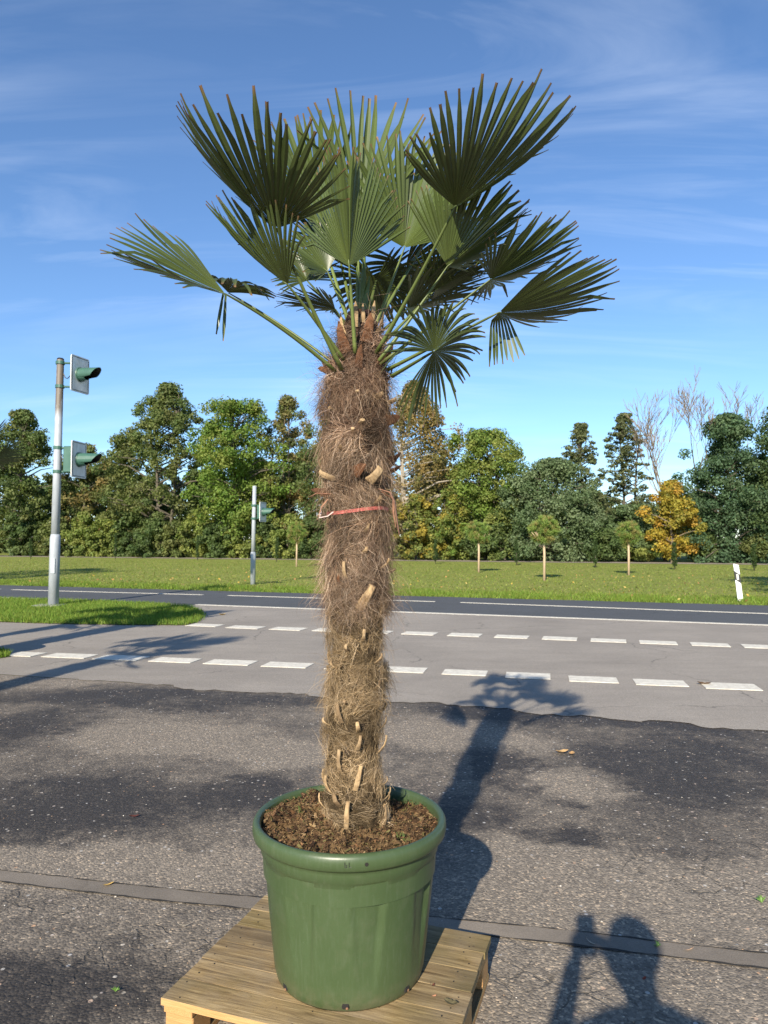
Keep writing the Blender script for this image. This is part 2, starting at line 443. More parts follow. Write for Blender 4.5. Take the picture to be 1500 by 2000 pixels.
def stripe(name, A, B, w, z, mat, parent, th=0.004):
    A, B = Vector(A), Vector(B); d = (B - A).normalized(); nn = Vector((-d.y, d.x)) * w / 2
    q = [A - nn, B - nn, B + nn, A + nn]
    vs_ = [(p.x, p.y, z) for p in q] + [(p.x, p.y, z + th) for p in q]
    return wob(name, vs_, [(4, 5, 6, 7), (0, 1, 5, 4), (1, 2, 6, 5), (2, 3, 7, 6), (3, 0, 4, 7)], mat, parent)
eA, eB = Vector(EDGE[0]), Vector(EDGE[1]); ed = (eB - eA).normalized(); en = Vector((-ed.y, ed.x))
stripe('edge_line', Vector(gp(385, 1181.5)) , eB, 0.16, 0.007, M_paint, road)
stripe('edge_line', eA, Vector(gp(150, 1173)), 0.16, 0.007, M_paint, road)
for a, b_ in (((-400, 1140), (0, 1151.3)), ((25, 1152.2), (397, 1162.3)), ((446, 1163.6), (850, 1175.6)), ((900, 1177.3), (1600, 1203))):
    stripe('centre_line', gp(*a), gp(*b_), 0.12, 0.008, M_paint, road)
# the two rows of short white blocks beside the crossing cycle path
def row(spec, w):
    for x0, x1, y in spec:
        A = Vector(gp(x0, y - (x1 - x0) * 0.02)); B = Vector(gp(x1, y + (x1 - x0) * 0.02))
        stripe('white_block', A, B, w * random.uniform(0.94, 1.05), 0.006, M_paint, lane, 0.006)
row([(25, 76, 1279), (96, 178, 1282), (196, 279, 1286), (302, 383, 1290.5), (408, 494, 1295), (519, 605, 1300), (640, 718, 1305), (752, 831, 1309.5), (866, 951, 1315), (988, 1075, 1321),
     (1111, 1206, 1328.5), (1239, 1340, 1335), (1372, 1481, 1342), (1512, 1620, 1350)], 0.33)
row([(372, 430, 1222), (450, 511, 1226), (534, 594, 1229), (617, 676, 1231.5), (702, 763, 1235), (789, 851, 1238), (878, 939, 1241), (968, 1032, 1244.5), (1060, 1127, 1248), (1154, 1223, 1252),
     (1249, 1322, 1256), (1349, 1424, 1260), (1450, 1525, 1264)], 0.36)
# milled joint strip across the yard, its sides opened as cracks
S0, S1 = Vector(gp(100, 1722)), Vector(gp(1400, 1868)); sd = (S1 - S0).normalized(); sn = Vector((-sd.y, sd.x))
sa, sb = S0 - sd * 4, S1 + sd * 4
def strip_band(name, off, w, z, mat, amp, seed, parent):
    r = random.Random(seed); n = 340; L = (sb - sa).length; v = []
    ph = [r.random() * 6 for _ in range(6)]
    for i in range(n + 1):
        t = L * i / n; p = sa + sd * t + sn * (off + 0.008 * math.sin(t * 1.1 + 1) + 0.004 * math.sin(t * 5.3))
        e1 = amp * (math.sin(t * 11 + ph[0]) + math.sin(t * 37 + ph[1]) + r.uniform(-1, 1)) / 2; e2 = amp * (math.sin(t * 13 + ph[2]) + math.sin(t * 41 + ph[3]) + r.uniform(-1, 1)) / 2
        a = p - sn * (w / 2 + e1); b2 = p + sn * (w / 2 + e2)
        v += [(a.x, a.y, z), (b2.x, b2.y, z)]
    wob(name, v, [(2 * i, 2 * i + 2, 2 * i + 3, 2 * i + 1) for i in range(n)], mat, parent)
M_crack = simple('crack_dirt', (0.022, 0.019, 0.015), 0.95, 0.5, 60)
strip_band('joint_strip', 0, 0.098, 0.003, M_strip, 0.006, 1, lot)
strip_band('joint_crack', 0.049, 0.006, 0.0042, M_crack, 0.0035, 2, lot)
strip_band('joint_crack', -0.049, 0.009, 0.0042, M_crack, 0.0045, 3, lot)

# path in front of the wood
TH = R(21.8)
VW = 52.4
def on_v(px, v): k = (px - 750) / FPX; Y = v / (math.cos(TH) + math.sin(TH) * k); return k * Y, Y
pv = []
for v_ in (VW, VW + 3.6):
    for u in (-140, 140): pv.append((u * math.cos(TH) + v_ * math.sin(TH), -u * math.sin(TH) + v_ * math.cos(TH)))
struct(sheet('foot_path', [pv[0], pv[1], pv[3], pv[2]], 0.0, M_path))

# ------------------------------------------------------------------ grass blades
def blades(name, pts, h, w, cols, lean=0.5, z=0.0, seed=0):
    g = np.random.default_rng(seed); n = len(pts)
    an = g.uniform(0, 2 * np.pi, n); hh = h * g.uniform(0.45, 1.25, n); ww = w * g.uniform(0.6, 1.3, n)
    la = g.uniform(0, 2 * np.pi, n); ll = hh * lean * g.uniform(0.1, 1, n)
    b0 = np.stack([pts[:, 0] + np.cos(an) * ww, pts[:, 1] + np.sin(an) * ww, np.full(n, z)], 1)
    b1 = np.stack([pts[:, 0] - np.cos(an) * ww, pts[:, 1] - np.sin(an) * ww, np.full(n, z)], 1)
    t = np.stack([pts[:, 0] + np.cos(la) * ll, pts[:, 1] + np.sin(la) * ll, z + hh], 1)
    V = np.stack([b0, b1, t], 1).reshape(-1, 3)
    F = np.arange(3 * n).reshape(-1, 3)
    cols = np.array(cols); c = cols[g.integers(0, len(cols), n)] * g.uniform(0.7, 1.3, (n, 1))
    Cc = np.repeat(c, 3, 0)
    return new_mesh(name, V, F, M_grass, Cc)
GREENS = [(0.165, 0.215, 0.036), (0.19, 0.23, 0.044), (0.14, 0.19, 0.032), (0.22, 0.235, 0.062), (0.24, 0.205, 0.08)]
BRIGHT = [(0.125, 0.215, 0.028), (0.150, 0.235, 0.034), (0.105, 0.185, 0.026), (0.17, 0.23, 0.05)]
fA, fB = Vector(FAR[0]), Vector(FAR[1]); fd = (fB - fA).normalized(); fn = Vector((-fd.y, fd.x))
def band(n, d0, d1, s0, s1, seed, power=1.0):
    g = np.random.default_rng(seed); s = g.uniform(s0, s1, n); d = d0 + (d1 - d0) * g.uniform(0, 1, n) ** power
    base = np.array(gp(750, 1163.0))
    return base + s[:, None] * np.array(fd) + d[:, None] * np.array(fn)
verge_pts = band(52000, -0.05, 2.2, -17, 15, 1, 1.2)
cl = np.sin(verge_pts[:, 0] * 2.1) + np.sin(verge_pts[:, 0] * 5.3 + verge_pts[:, 1] * 3)
keep = np.random.default_rng(3).uniform(0, 1, len(verge_pts)) < 0.5 + 0.26 * cl
me = blades('verge_grass', verge_pts[keep], 0.12, 0.012, BRIGHT[:2] + GREENS[:3], 1.1, -0.012, 5)
stuff(tag(obj('verge_grass', me), 'long bright green grass growing along the far road edge', 'grass'))
lawn_pts = band(60000, 2.0, 30.0, -42, 26, 2, 1.5)
me = blades('lawn_grass', lawn_pts, 0.05, 0.022, GREENS, 1.6, -0.012, 6)
stuff(tag(obj('lawn_grass', me), 'short mown grass of the lawn between road and path', 'grass'))

# grass island with the signal mast
isl = [G(-500, 1158), G(-60, 1168.5), G(150, 1174.5), G(300, 1181), G(365, 1186), G(392, 1195), G(398, 1205), G(385, 1216), G(360, 1222), G(250, 1221.5), G(100, 1219), G(-20, 1215), G(-500, 1200)]
ipoly = [(p.x, p.y) for p in isl]
struct(sheet('grass_island', ipoly, 0.02, M_field))
def in_poly(pts, poly):
    x, y = pts[:, 0], pts[:, 1]; ins = np.zeros(len(pts), bool); j = len(poly) - 1
    for i in range(len(poly)):
        xi, yi = poly[i]; xj, yj = poly[j]
        c = ((yi > y) != (yj > y)) & (x < (xj - xi) * (y - yi) / (yj - yi + 1e-12) + xi); ins ^= c; j = i
    return ins
g_ = np.random.default_rng(8)
ip = np.stack([g_.uniform(-12.5, -3, 120000), g_.uniform(11.5, 20, 120000)], 1)
ip = ip[in_poly(ip, [(a * 1.0, b_ * 1.0) for a, b_ in ipoly])]
ip = ip + g_.normal(0, 0.04, ip.shape)
me = blades('island_grass', ip, 0.085, 0.009, BRIGHT[:3] + GREENS[:2], 0.8, 0.01, 9)
stuff(tag(obj('island_grass', me), 'short green grass on the island round the tall signal mast', 'grass'))
# small tip of a second grass patch at the kerb
tp = [G(-120, 1268), G(0, 1272), G(22, 1277), G(18, 1284), G(-10, 1288), G(-120, 1290)]
tpoly = [(p.x, p.y) for p in tp]
struct(sheet('grass_patch', tpoly, 0.014, M_field))
tq = np.stack([g_.uniform(-7, -4, 40000), g_.uniform(8, 11, 40000)], 1); tq = tq[in_poly(tq, tpoly)]
me = blades('patch_grass', tq, 0.07, 0.007, BRIGHT[:3] + GREENS[:2], 0.8, 0.01, 10)
stuff(tag(obj('patch_grass', me), 'tip of a grass patch beside the white blocks', 'grass'))

# ------------------------------------------------------------------ trees
def tubes_np(segs, n=6):
    mb = MB()
    for pts, rad in segs: mb.tube(pts, rad, n, caps=False)
    return mb
def leaf_cloud(centers, radii, per, size, pal, g, flat=0.8, up=0.35, aspect=0.62, jitter=0.25, shell=2.4, droop=0.0):
    """per leaves round each centre: folded kite-shaped leaves"""
    k = len(centers); idx = np.repeat(np.arange(k), per); n = len(idx)
    d = g.normal(size=(n, 3)); d /= np.linalg.norm(d, axis=1)[:, None]
    rr = g.uniform(0, 1, n) ** (1 / shell)
    pos = centers[idx] + d * (radii[idx] * rr)[:, None] * np.array([1, 1, flat])
    pos[:, 2] -= droop * g.uniform(0, 1, n) ** 2
    nr = d * 0.8 + g.normal(size=(n, 3)) * 0.55 + np.array([0, 0, up]); nr /= np.linalg.norm(nr, axis=1)[:, None]
    t = np.cross(nr, g.normal(size=(n, 3))); t /= np.linalg.norm(t, axis=1)[:, None] + 1e-9
    b = np.cross(nr, t)
    s = size * g.uniform(0.6, 1.35, n)[:, None]
    V = np.stack([pos - t * s, pos + b * s * aspect + nr * s * 0.12, pos + t * s * 1.1, pos - b * s * aspect + nr * s * 0.12], 1).reshape(-1, 3)
    F = np.arange(4 * n).reshape(-1, 4)
    pal = np.array(pal)
    cc = pal[g.integers(0, len(pal), k)] * g.uniform(0.8, 1.2, (k, 1))
    c = cc[idx] * 0.65 + pal[g.integers(0, len(pal), n)] * 0.35
    c = c * (1 + g.uniform(-jitter, jitter, (n, 1)))
    return V, F, np.repeat(c, 4, 0)

def profile(shape, h):
    if shape == 'round': return np.sqrt(np.clip(1 - (2 * h - 1) ** 2, 0, 1)) ** 0.8
    if shape == 'egg': return np.clip(np.sin(np.pi * np.clip(h, 0, 1) ** 0.72), 0, 1) ** 0.75
    if shape == 'cone': return np.clip(1.05 - h, 0, 1) ** 0.75 * np.clip(h * 7, 0.35, 1)
    if shape == 'dome': return np.clip(1 - h ** 2.6, 0, 1) ** 0.6 * np.clip(0.75 + h, 0, 1)
    if shape == 'alder': return (np.clip(1.03 - h, 0, 1) ** 0.72) * (0.88 + 0.12 * np.sin(h * 26)) * np.clip(h * 5, 0.4, 1)

TREES = []
def make_tree(name, px, top, half, bottom, dv, shape, nclump, per, pal, label, cat='tree', size=2.6, cr=(0.8, 1.5), bark=None, trunk=True, seed=1, shell=2.4, base_y=None, loc=None, flat=0.8, droop=0.0, deep=0.45, yscale=0.9, group=None, stems=1):
    g = np.random.default_rng(seed); rnd = random.Random(seed); nclump = int(nclump * 1.5)
    if loc is None: X, Y = on_v(px, VW + dv)
    else: X, Y = loc
    kk = Y / FPX
    ztop = P(750, top, Y).z; zbot = P(750, bottom, Y).z
    if loc is not None: ztop, zbot = top, bottom; rad = half
    else: rad = half * kk * 1.12
    root = empty(name, (X, Y, -0.02))
    lumps = [(rnd.uniform(0, 6.28), rnd.uniform(0.05, 0.2), rnd.randint(2, 5)) for _ in range(3)]
    h = g.uniform(0.0, 1.0, nclump) ** 0.9; az = g.uniform(0, 2 * np.pi, nclump)
    lf = 1 + sum(a * np.sin(n_ * az + p_ + h * 4) for p_, a, n_ in lumps)
    rr = g.uniform(0, 1, nclump) ** deep
    prof = profile(shape, h) * lf * rad
    crm = g.uniform(cr[0], cr[1], nclump)
    crm = crm * (1.05 - 0.45 * rr)
    rad_c = np.clip(prof * rr - crm * 0.25, 0, None)
    cz = zbot + (ztop - zbot) * h
    cz = np.minimum(cz, ztop - crm * 0.7)
    C = np.stack([X + np.cos(az) * rad_c, Y + np.sin(az) * rad_c * yscale, cz], 1)
    C[0] = (X + rnd.uniform(-.3, .3) * rad * 0.3, Y, ztop - crm[0] * 0.7)
    per = int(per * 1.4)
    V, F, cc = leaf_cloud(C, crm, per, kk * size * 1.953 * 0.5, pal, g, flat=flat, shell=shell, droop=droop)
    # twigs of leaves that break the outline
    wob('crown', V, F, M_foliage, root, cc, org=(X, Y, -0.02))
    if trunk:
        segs = []
        r0 = max(0.09, (ztop) * 0.016)
        for s_ in range(stems):
            ox, oy = (rnd.uniform(-0.5, 0.5), rnd.uniform(-0.4, 0.4)) if stems > 1 else (0, 0)
            tp_ = []; tr = []
            for i in range(8):
                t = i / 7
                tp_.append((X + ox * (1 + t * 2.5) + math.sin(t * 5 + seed + s_) * 0.22 * t, Y + oy * (1 + t), -0.05 + ztop * 0.93 * t)); tr.append(r0 * (1.25 if i == 0 else 1) * (1 - 0.88 * t) / stems ** 0.5 + 0.012)
            segs.append((tp_, tr))
        for i in range(0, nclump, 2):
            c = C[i]; tz = max(0.12, min(0.86, (c[2] - 0.35 * np.hypot(c[0] - X, c[1] - Y)) / (ztop * 0.93)))
            st = segs[rnd.randrange(stems)][0]; f = tz * 7; k = int(f); a = Vector(st[k]).lerp(Vector(st[min(k + 1, 7)]), f - k); b_ = Vector(c)
            m_ = a.lerp(b_, 0.5) + Vector((0, 0, -0.15 + 0.12 * (b_ - a).length)) 
            rb = 0.02 + 0.012 * (b_ - a).length
            segs.append(([a, a.lerp(m_, 0.6), m_, b_], [rb * 1.3, rb, rb * 0.75, 0.012]))
        tubes_np(segs, 6).build('trunk', bark or M_bark, root, (X, Y, -0.02), smooth=True)
    tag(root, label, cat, group)
    TREES.append(root)
    return root

OLIVE = [(0.129, 0.162, 0.049), (0.105, 0.138, 0.043), (0.164, 0.184, 0.060), (0.146, 0.150, 0.052)]
DARKG = [(0.069, 0.111, 0.036), (0.091, 0.132, 0.043), (0.113, 0.147, 0.049)]
LIVELY = [(0.129, 0.212, 0.036), (0.105, 0.180, 0.033), (0.164, 0.229, 0.046), (0.191, 0.212, 0.049)]
BROWNISH = [(0.236, 0.175, 0.069), (0.186, 0.156, 0.060), (0.264, 0.184, 0.066), (0.166, 0.162, 0.056)]
YGREEN = [(0.224, 0.238, 0.062), (0.182, 0.217, 0.055), (0.146, 0.193, 0.049)]
SILVER = [(0.138, 0.184, 0.090), (0.107, 0.156, 0.072), (0.173, 0.217, 0.112), (0.095, 0.138, 0.060)]
ALDER = [(0.121, 0.138, 0.060), (0.146, 0.156, 0.069), (0.095, 0.120, 0.052)]
YELLOW = [(0.37, 0.28, 0.04), (0.42, 0.31, 0.045), (0.30, 0.26, 0.045), (0.40, 0.23, 0.04), (0.22, 0.22, 0.045)]
BLUEG = [(0.069, 0.121, 0.062), (0.086, 0.147, 0.072), (0.059, 0.102, 0.049), (0.107, 0.156, 0.073)]
MIXY = [(0.155, 0.185, 0.045), (0.18, 0.20, 0.05), (0.26, 0.22, 0.045), (0.36, 0.26, 0.045), (0.13, 0.16, 0.045), (0.15, 0.18, 0.05)]

T = make_tree
T('leafy_tree', 40, 800, 82, 1070, 4.5, 'egg', 120, 110, OLIVE + DARKG, 'dark olive tree with pointed crown behind the tall signal mast', seed=21)
T('leafy_tree', 165, 868, 62, 1070, 9, 'dome', 70, 90, BROWNISH + DARKG, 'low brownish tree behind the lower head of the tall signal mast', seed=22, deep=0.5)
T('leafy_tree', 325, 748, 108, 1045, 6, 'egg', 150, 105, OLIVE + OLIVE + DARKG, 'tallest olive green tree with blue gaps around its bare trunk', seed=23, cr=(0.7, 1.5), stems=2)
T('leafy_tree', 252, 835, 62, 1060, 8, 'dome', 70, 90, OLIVE, 'rounded olive tree filling the flank of the tallest tree', seed=24)
T('leafy_tree', 456, 782, 86, 1040, 3.5, 'round', 130, 120, LIVELY, 'bright green rounded tree behind the small signal mast', seed=25, cr=(0.9, 1.6))
T('leafy_tree', 560, 772, 62, 1050, 7, 'egg', 80, 85, OLIVE + BROWNISH, 'thin crowned olive brown tree between bright green tree and palm trunk', seed=26, cr=(0.6, 1.2), stems=2)
T('leafy_tree', 660, 790, 78, 1060, 5.5, 'egg', 90, 100, OLIVE + DARKG, 'olive tree mostly hidden behind the palm trunk', seed=27)
T('birch_tree', 808, 742, 92, 1050, 6.5, 'egg', 150, 70, BROWNISH, 'tall brown autumn birch with pale limbs beside the palm trunk', seed=28, cr=(0.6, 1.2), bark=M_bark_birch, droop=0.9, stems=2)
T('leafy_tree', 958, 838, 76, 1010, 5.0, 'round', 105, 105, YGREEN + LIVELY, 'yellow green round topped tree with dark gaps below', seed=29, cr=(0.8, 1.4), stems=2)
T('leafy_tree', 1078, 896, 104, 1090, 4.0, 'dome', 170, 105, SILVER, 'broad silvery green leafy tree reaching to the ground', seed=30, cr=(0.7, 1.3))
T('alder_tree', 1136, 824, 78, 1040, 8.0, 'alder', 150, 26, ALDER, 'slim open alder rising behind the broad silvery tree', seed=31, cr=(0.3, 0.7), flat=0.45, size=2.5, deep=.45)
T('alder_tree', 1222, 804, 86, 1070, 8.5, 'alder', 210, 26, ALDER, 'taller open alder beside the leafless trees', seed=32, cr=(0.3, 0.7), flat=0.45, stems=2, size=2.5, deep=.45)
T('leafy_tree', 1312, 938, 54, 1084, 3.2, 'egg', 85, 90, YELLOW, 'golden yellow autumn tree among green trees', seed=33, cr=(0.45, 0.95), bark=M_bark_pale)
T('conifer_tree', 1425, 808, 84, 1095, 4.6, 'dome', 170, 110, BLUEG, 'dense dark blue green tree reaching to the ground beyond the white delineator post', seed=34, cr=(0.7, 1.3))
T('conifer_tree', 1535, 785, 78, 1095, 3.8, 'dome', 110, 110, BLUEG + DARKG, 'dark green tree beside the dense blue green tree', seed=35, cr=(0.8, 1.4))
T('leafy_tree', 1235, 985, 62, 1090, 5.0, 'dome', 70, 90, DARKG + SILVER, 'low dark bush tree between alder and golden tree', seed=36, cr=(0.6, 1.1))
T('leafy_tree', 812, 965, 48, 1088, 3.0, 'dome', 60, 90, MIXY, 'small yellow and green tree beside the palm trunk', seed=37, cr=(0.4, 0.85))
T('leafy_tree', 872, 955, 42, 1088, 3.4, 'egg', 55, 85, LIVELY + MIXY, 'small leafy green tree with yellow specks', seed=38, cr=(0.4, 0.85))
T('leafy_tree', 985, 985, 50, 1088, 3.6, 'dome', 55, 85, DARKG + YGREEN, 'low dark green tree beneath the round topped tree', seed=39, cr=(0.5, 0.9))
# a second rank of trees farther back
for i, (px, top, half, pal) in enumerate(((-10, 880, 80, OLIVE), (110, 930, 70, DARKG), (215, 905, 80, OLIVE), (300, 940, 80, DARKG), (395, 920, 80, LIVELY), (510, 900, 80, DARKG), (605, 880, 80, OLIVE), (720, 900, 90, DARKG), (850, 890, 80, BROWNISH), (920, 950, 70, DARKG), (1020, 935, 80, DARKG), (1150, 960, 80, DARKG), (1260, 985, 70, OLIVE), (1370, 960, 60, DARKG), (1480, 930, 80, DARKG))):
    T('leafy_tree', px, top, half, 1080, 15 + (i % 3) * 2, 'dome', 60, 75, pal, ('olive tree standing back in the wood', 'dark green tree standing back in the wood', 'brown tree standing back in the wood', 'bright green tree standing back in the wood')[0 if pal is OLIVE else 1 if pal is DARKG else 2 if pal is BROWNISH else 3], seed=130 + i, cr=(1.0, 1.8), size=4.0, group='trees in the second rank of the wood')
# understorey shrubs at the wood's edge
shr = [(-20, 1000, DARKG), (50, 1015, DARKG), (110, 1020, OLIVE), (165, 1008, YGREEN), (205, 1022, YGREEN), (255, 1018, DARKG), (300, 1020, DARKG), (345, 1025, OLIVE), (390, 1002, YGREEN), (425, 1028, DARKG), (475, 1022, YGREEN),
       (520, 1020, DARKG), (565, 1012, YGREEN), (610, 1015, DARKG), (660, 1020, DARKG), (720, 1020, DARKG), (760, 1018, OLIVE), (910, 1035, YGREEN), (940, 1030, DARKG), (1030, 1035, DARKG), (1110, 1040, DARKG), (1180, 1040, DARKG), (1262, 1050, YGREEN), (1365, 1045, DARKG), (1490, 1050, OLIVE)]
LAB = {id(DARKG): ('dark green shrub at the foot of the wood', 'dark green shrubs at the wood edge'), id(OLIVE): ('olive green shrub at the foot of the wood', 'olive shrubs at the wood edge'), id(YGREEN): ('yellow green shrub at the foot of the wood', 'yellow green shrubs at the wood edge')}
for i, (px, top, pal) in enumerate(shr):
    lb, gr = LAB[id(pal)]
    lb = lb.split(' at the')[0] + next(w_ for lim_, w_ in ((130, ' at the wood edge behind the tall signal mast'), (230, ' between tall signal mast and the tallest olive tree'), (370, ' at the foot of the tallest olive tree'), (540, ' at the foot of the bright green rounded tree'),
              (780, ' at the wood edge behind the palm trunk'), (1000, ' at the foot of the yellow green round topped tree'), (1200, ' at the foot of the broad silvery green tree'), (1300, ' beside the golden yellow autumn tree'), (1400, ' between golden tree and dense blue green tree'), (9999, ' at the foot of the dense blue green tree')) if px < lim_)
    T('shrub', px, top - 8, 40, 1088, 2.9 + (i % 3) * 0.7, 'dome', 34, 85, pal, lb, 'shrub', seed=60 + i, cr=(0.45, 0.9), trunk=False, group=gr)
# trees standing outside the picture whose shade lies on the lawn
T('leafy_tree', 0, 10.0, 4.2, 3.0, 0, 'egg', 60, 70, OLIVE, 'broad tree beside the lawn casting the long shade across it', seed=90, loc=(-21.2, 21.0), size=6.5, cr=(0.8, 1.4))
T('leafy_tree', 0, 8.0, 2.6, 2.5, 0, 'egg', 50, 70, OLIVE, 'tree beside the road casting shade behind the delineator post', seed=91, loc=(11.9, 15.6), size=6.5, cr=(0.8, 1.2))

# leafless trees
def bare_tree(px, top, dv, label, seed, r0, lean, spread, depth=5):
    rnd = random.Random(seed); X, Y = on_v(px, VW + dv); H = P(750, top, Y).z
    root = empty('bare_tree', (X, Y, -0.02)); thick = []; thin = []
    def grow(p, d, L, r, lev):
        pts = [p]; rad = [r]; q = p.copy(); dd = d.copy()
        for i in range(4):
            dd = (dd + Vector((rnd.uniform(-.16, .16), rnd.uniform(-.16, .16), rnd.uniform(-.02, .12)))).normalized()
            q = q + dd * L / 4; pts.append(q.copy()); rad.append(r * (1 - 0.11 * (i + 1)))
        (thick if lev < 2 else thin).append((pts, rad))
        if lev >= depth: return
        for c in range(3 if lev else 4):
            k = rnd.randint(2, 4) if c else 4
            a = rnd.uniform(0, 6.28); s = spread * rnd.uniform(0.5, 1.15)
            ax = Vector((math.cos(a), math.sin(a) * 0.8, 0)); nd = (dd + ax * s + Vector((0, 0, 0.12))).normalized()
            grow(pts[k], nd, L * rnd.uniform(0.55, 0.78), max(0.020, rad[k] * rnd.uniform(0.5, 0.68)), lev + 1)
    grow(Vector((X, Y, -0.05)), Vector((lean, 0, 1)).normalized(), H * 0.46, r0, 0)
    tubes_np(thick, 6).build('trunk', M_bark_pale, root, (X, Y, -0.02), smooth=True)
    tubes_np(thin, 3).build('twigs', M_bark_pale, root, (X, Y, -0.02))
    tag(root, label, 'tree')
bare_tree(1299, 828, 6.5, 'leafless tree with fine upright twigs above the golden tree', 5, 0.19, 0.02, 0.55)
bare_tree(1356, 806, 8.5, 'leafless tree with a leaning trunk beside the dense blue green tree', 9, 0.22, -0.20, 0.6)

# young pines with a ball crown on a stake-like stem
def pine(px, by, cy, w, hgt, label, seed):
    g = np.random.default_rng(seed); rnd = random.Random(seed); b = G(px, by); Y = b.y; k = Y / FPX
    root = empty('young_pine', (b.x, b.y, -0.012)); zc = P(px, cy, Y).z; rw = w / 2 * k * 1.0; rh = hgt / 2 * k * 1.05
    mb = MB(); mb.tube([(b.x, b.y, -0.03), (b.x + 0.015, b.y, zc * 0.5), (b.x, b.y, zc - rh * 0.2)], [0.055, 0.048, 0.04], 8)
    for i in range(6):
        a = rnd.uniform(0, 6.28); mb.tube([(b.x, b.y, zc - rh * 0.75), (b.x + math.cos(a) * rw * 0.4, b.y + math.sin(a) * rw * 0.4, zc - rh * 0.55), (b.x + math.cos(a) * rw * 0.8, b.y + math.sin(a) * rw * 0.8, zc - rh * 0.1)], [0.022, 0.018, 0.01], 5)
    mb.build('trunk', M_stake, root, (b.x, b.y, -0.012), smooth=True)
    # needle tufts: sprays of thin blades
    nt_ = 200; V = []; C = []
    d = g.normal(size=(nt_, 3)); d /= np.linalg.norm(d, axis=1)[:, None]; rr = g.uniform(0.1, 1, nt_) ** 0.5
    ct = np.array([b.x, b.y, zc]) + d * rr[:, None] * np.array([rw * 0.85, rw * 0.85, rh * 0.8])
    per = 60; idx = np.repeat(np.arange(nt_), per); n = len(idx)
    dd = g.normal(size=(n, 3)); dd = dd / np.linalg.norm(dd, axis=1)[:, None] + d[idx] * 0.7 + np.array([0, 0, 0.7]); dd /= np.linalg.norm(dd, axis=1)[:, None]
    L = g.uniform(0.11, 0.24, n)[:, None]; sd_ = np.cross(dd, g.normal(size=(n, 3))); sd_ /= np.linalg.norm(sd_, axis=1)[:, None]; wv = 0.009
    c0 = ct[idx]
    V = np.stack([c0 - sd_ * wv, c0 + sd_ * wv, c0 + dd * L], 1).reshape(-1, 3)
    pal = np.array([(0.19, 0.27, 0.06), (0.15, 0.235, 0.06), (0.22, 0.285, 0.07), (0.26, 0.23, 0.08)])
    col = np.repeat(pal[g.integers(0, 4, nt_)][idx] * g.uniform(0.75, 1.25, (n, 1)), 3, 0)
    wob('crown', V, np.arange(3 * n).reshape(-1, 3), M_needle, root, col, org=(b.x, b.y, -0.012))
    tag(root, label, 'tree', 'young pines on the lawn')
pine(579, 1107, 1040, 42, 46, 'young pine with a ball crown beside the small signal mast', 1)
pine(935, 1118, 1040, 54, 52, 'young pine with a ball crown and thin forked stem below the round topped tree', 2)
pine(1063, 1133, 1036, 66, 62, 'largest young pine with a ball crown on the lawn', 3)
pine(1228, 1123, 1042, 52, 50, 'young pine with a ball crown beside the golden yellow tree', 4)

# row of thin columnar cypresses along the path: one built, the rest copied
def cypress():
    g = np.random.default_rng(4); root = empty('columnar_cypress')
    mb = MB(); mb.tube([(0, 0, -0.03), (0.01, 0, 0.8), (0, 0, 1.5)], [0.03, 0.02, 0.008], 6); mb.build('trunk', M_bark, root, smooth=True)
    h = g.uniform(0.04, 1, 46); a = g.uniform(0, 6.28, 46); r = 0.07 * np.sin(np.pi * np.clip(h, 0.06, 1) ** 0.8) ** 0.6
    C = np.stack([np.cos(a) * r, np.sin(a) * r, 0.06 + h * 1.62], 1)
    V, F, cc = leaf_cloud(C, np.full(46, 0.09), 45, 0.035, [(0.05, 0.085, 0.025), (0.065, 0.10, 0.03), (0.04, 0.07, 0.022)], g, flat=1.6, aspect=0.4)
    wob('crown', V, F, M_foliage, root, cc)
    return root
cy0 = cypress()
for i, (px, by) in enumerate(((60, 1091.5), (225, 1092), (386, 1094), (540, 1097), (850, 1101), (1009, 1103.5), (1163, 1108), (1318, 1112), (1473, 1114))):
    c = cy0 if i == 0 else copy_tree(cy0)
    b = G(px, by); c.location = (b.x, b.y, -0.012); c.scale = (1.15, 1.15, (0.80, 0.98, 0.95, 0.95, 0.95, 1, 1.08, 1.05, 1.0)[i] * 48 / FPX * b.y / 1.62)
    c.rotation_euler = (random.uniform(-.03, .03), random.uniform(-.03, .03), i * 1.3)
    tag(c, 'thin columnar cypress standing in the row along the foot path', 'cypress', 'columnar cypresses along the path')

# ------------------------------------------------------------------ traffic signals and delineator
def make_galv(name, stain_lo, stain_hi):
    m, nt, b, out = mat_base(name); n = N(nt); co = n.coord()
    k = n.noise(n.coord(scale=(1, 1, 0.35)), 9, 6, 0.6); v_ = n.voro(co, 35, out='Color')
    c = n.mix(n.rng(k, 0.3, 0.7), (0.30, 0.33, 0.36), (0.42, 0.45, 0.48))
    sp = n.new('ShaderNodeSeparateXYZ'); t = n.new('ShaderNodeTexCoord'); n.link(t.outputs['Object'], sp.inputs[0])
    f = n.math('MULTIPLY', n.rng(sp.outputs['Z'], stain_lo, stain_lo + 0.25), n.rng(k, 0.25, 0.5))
    c = n.mix(n.math('MULTIPLY', f, 0.9), c, (0.105, 0.078, 0.05))
    n.link(c, b.inputs['Base Color']); b.inputs['Metallic'].default_value = 0.1; b.inputs['Roughness'].default_value = 0.6
    n.link(n.bump(k, 0.1, 0.01), b.inputs['Normal'])
    return m
M_galv = make_galv('galvanised_tall', 4.35, 5.3)
M_galv2 = make_galv('galvanised_small', 50, 60)
M_housing = simple('green_housing', (0.045, 0.115, 0.085), 0.42, 0.12, 6)
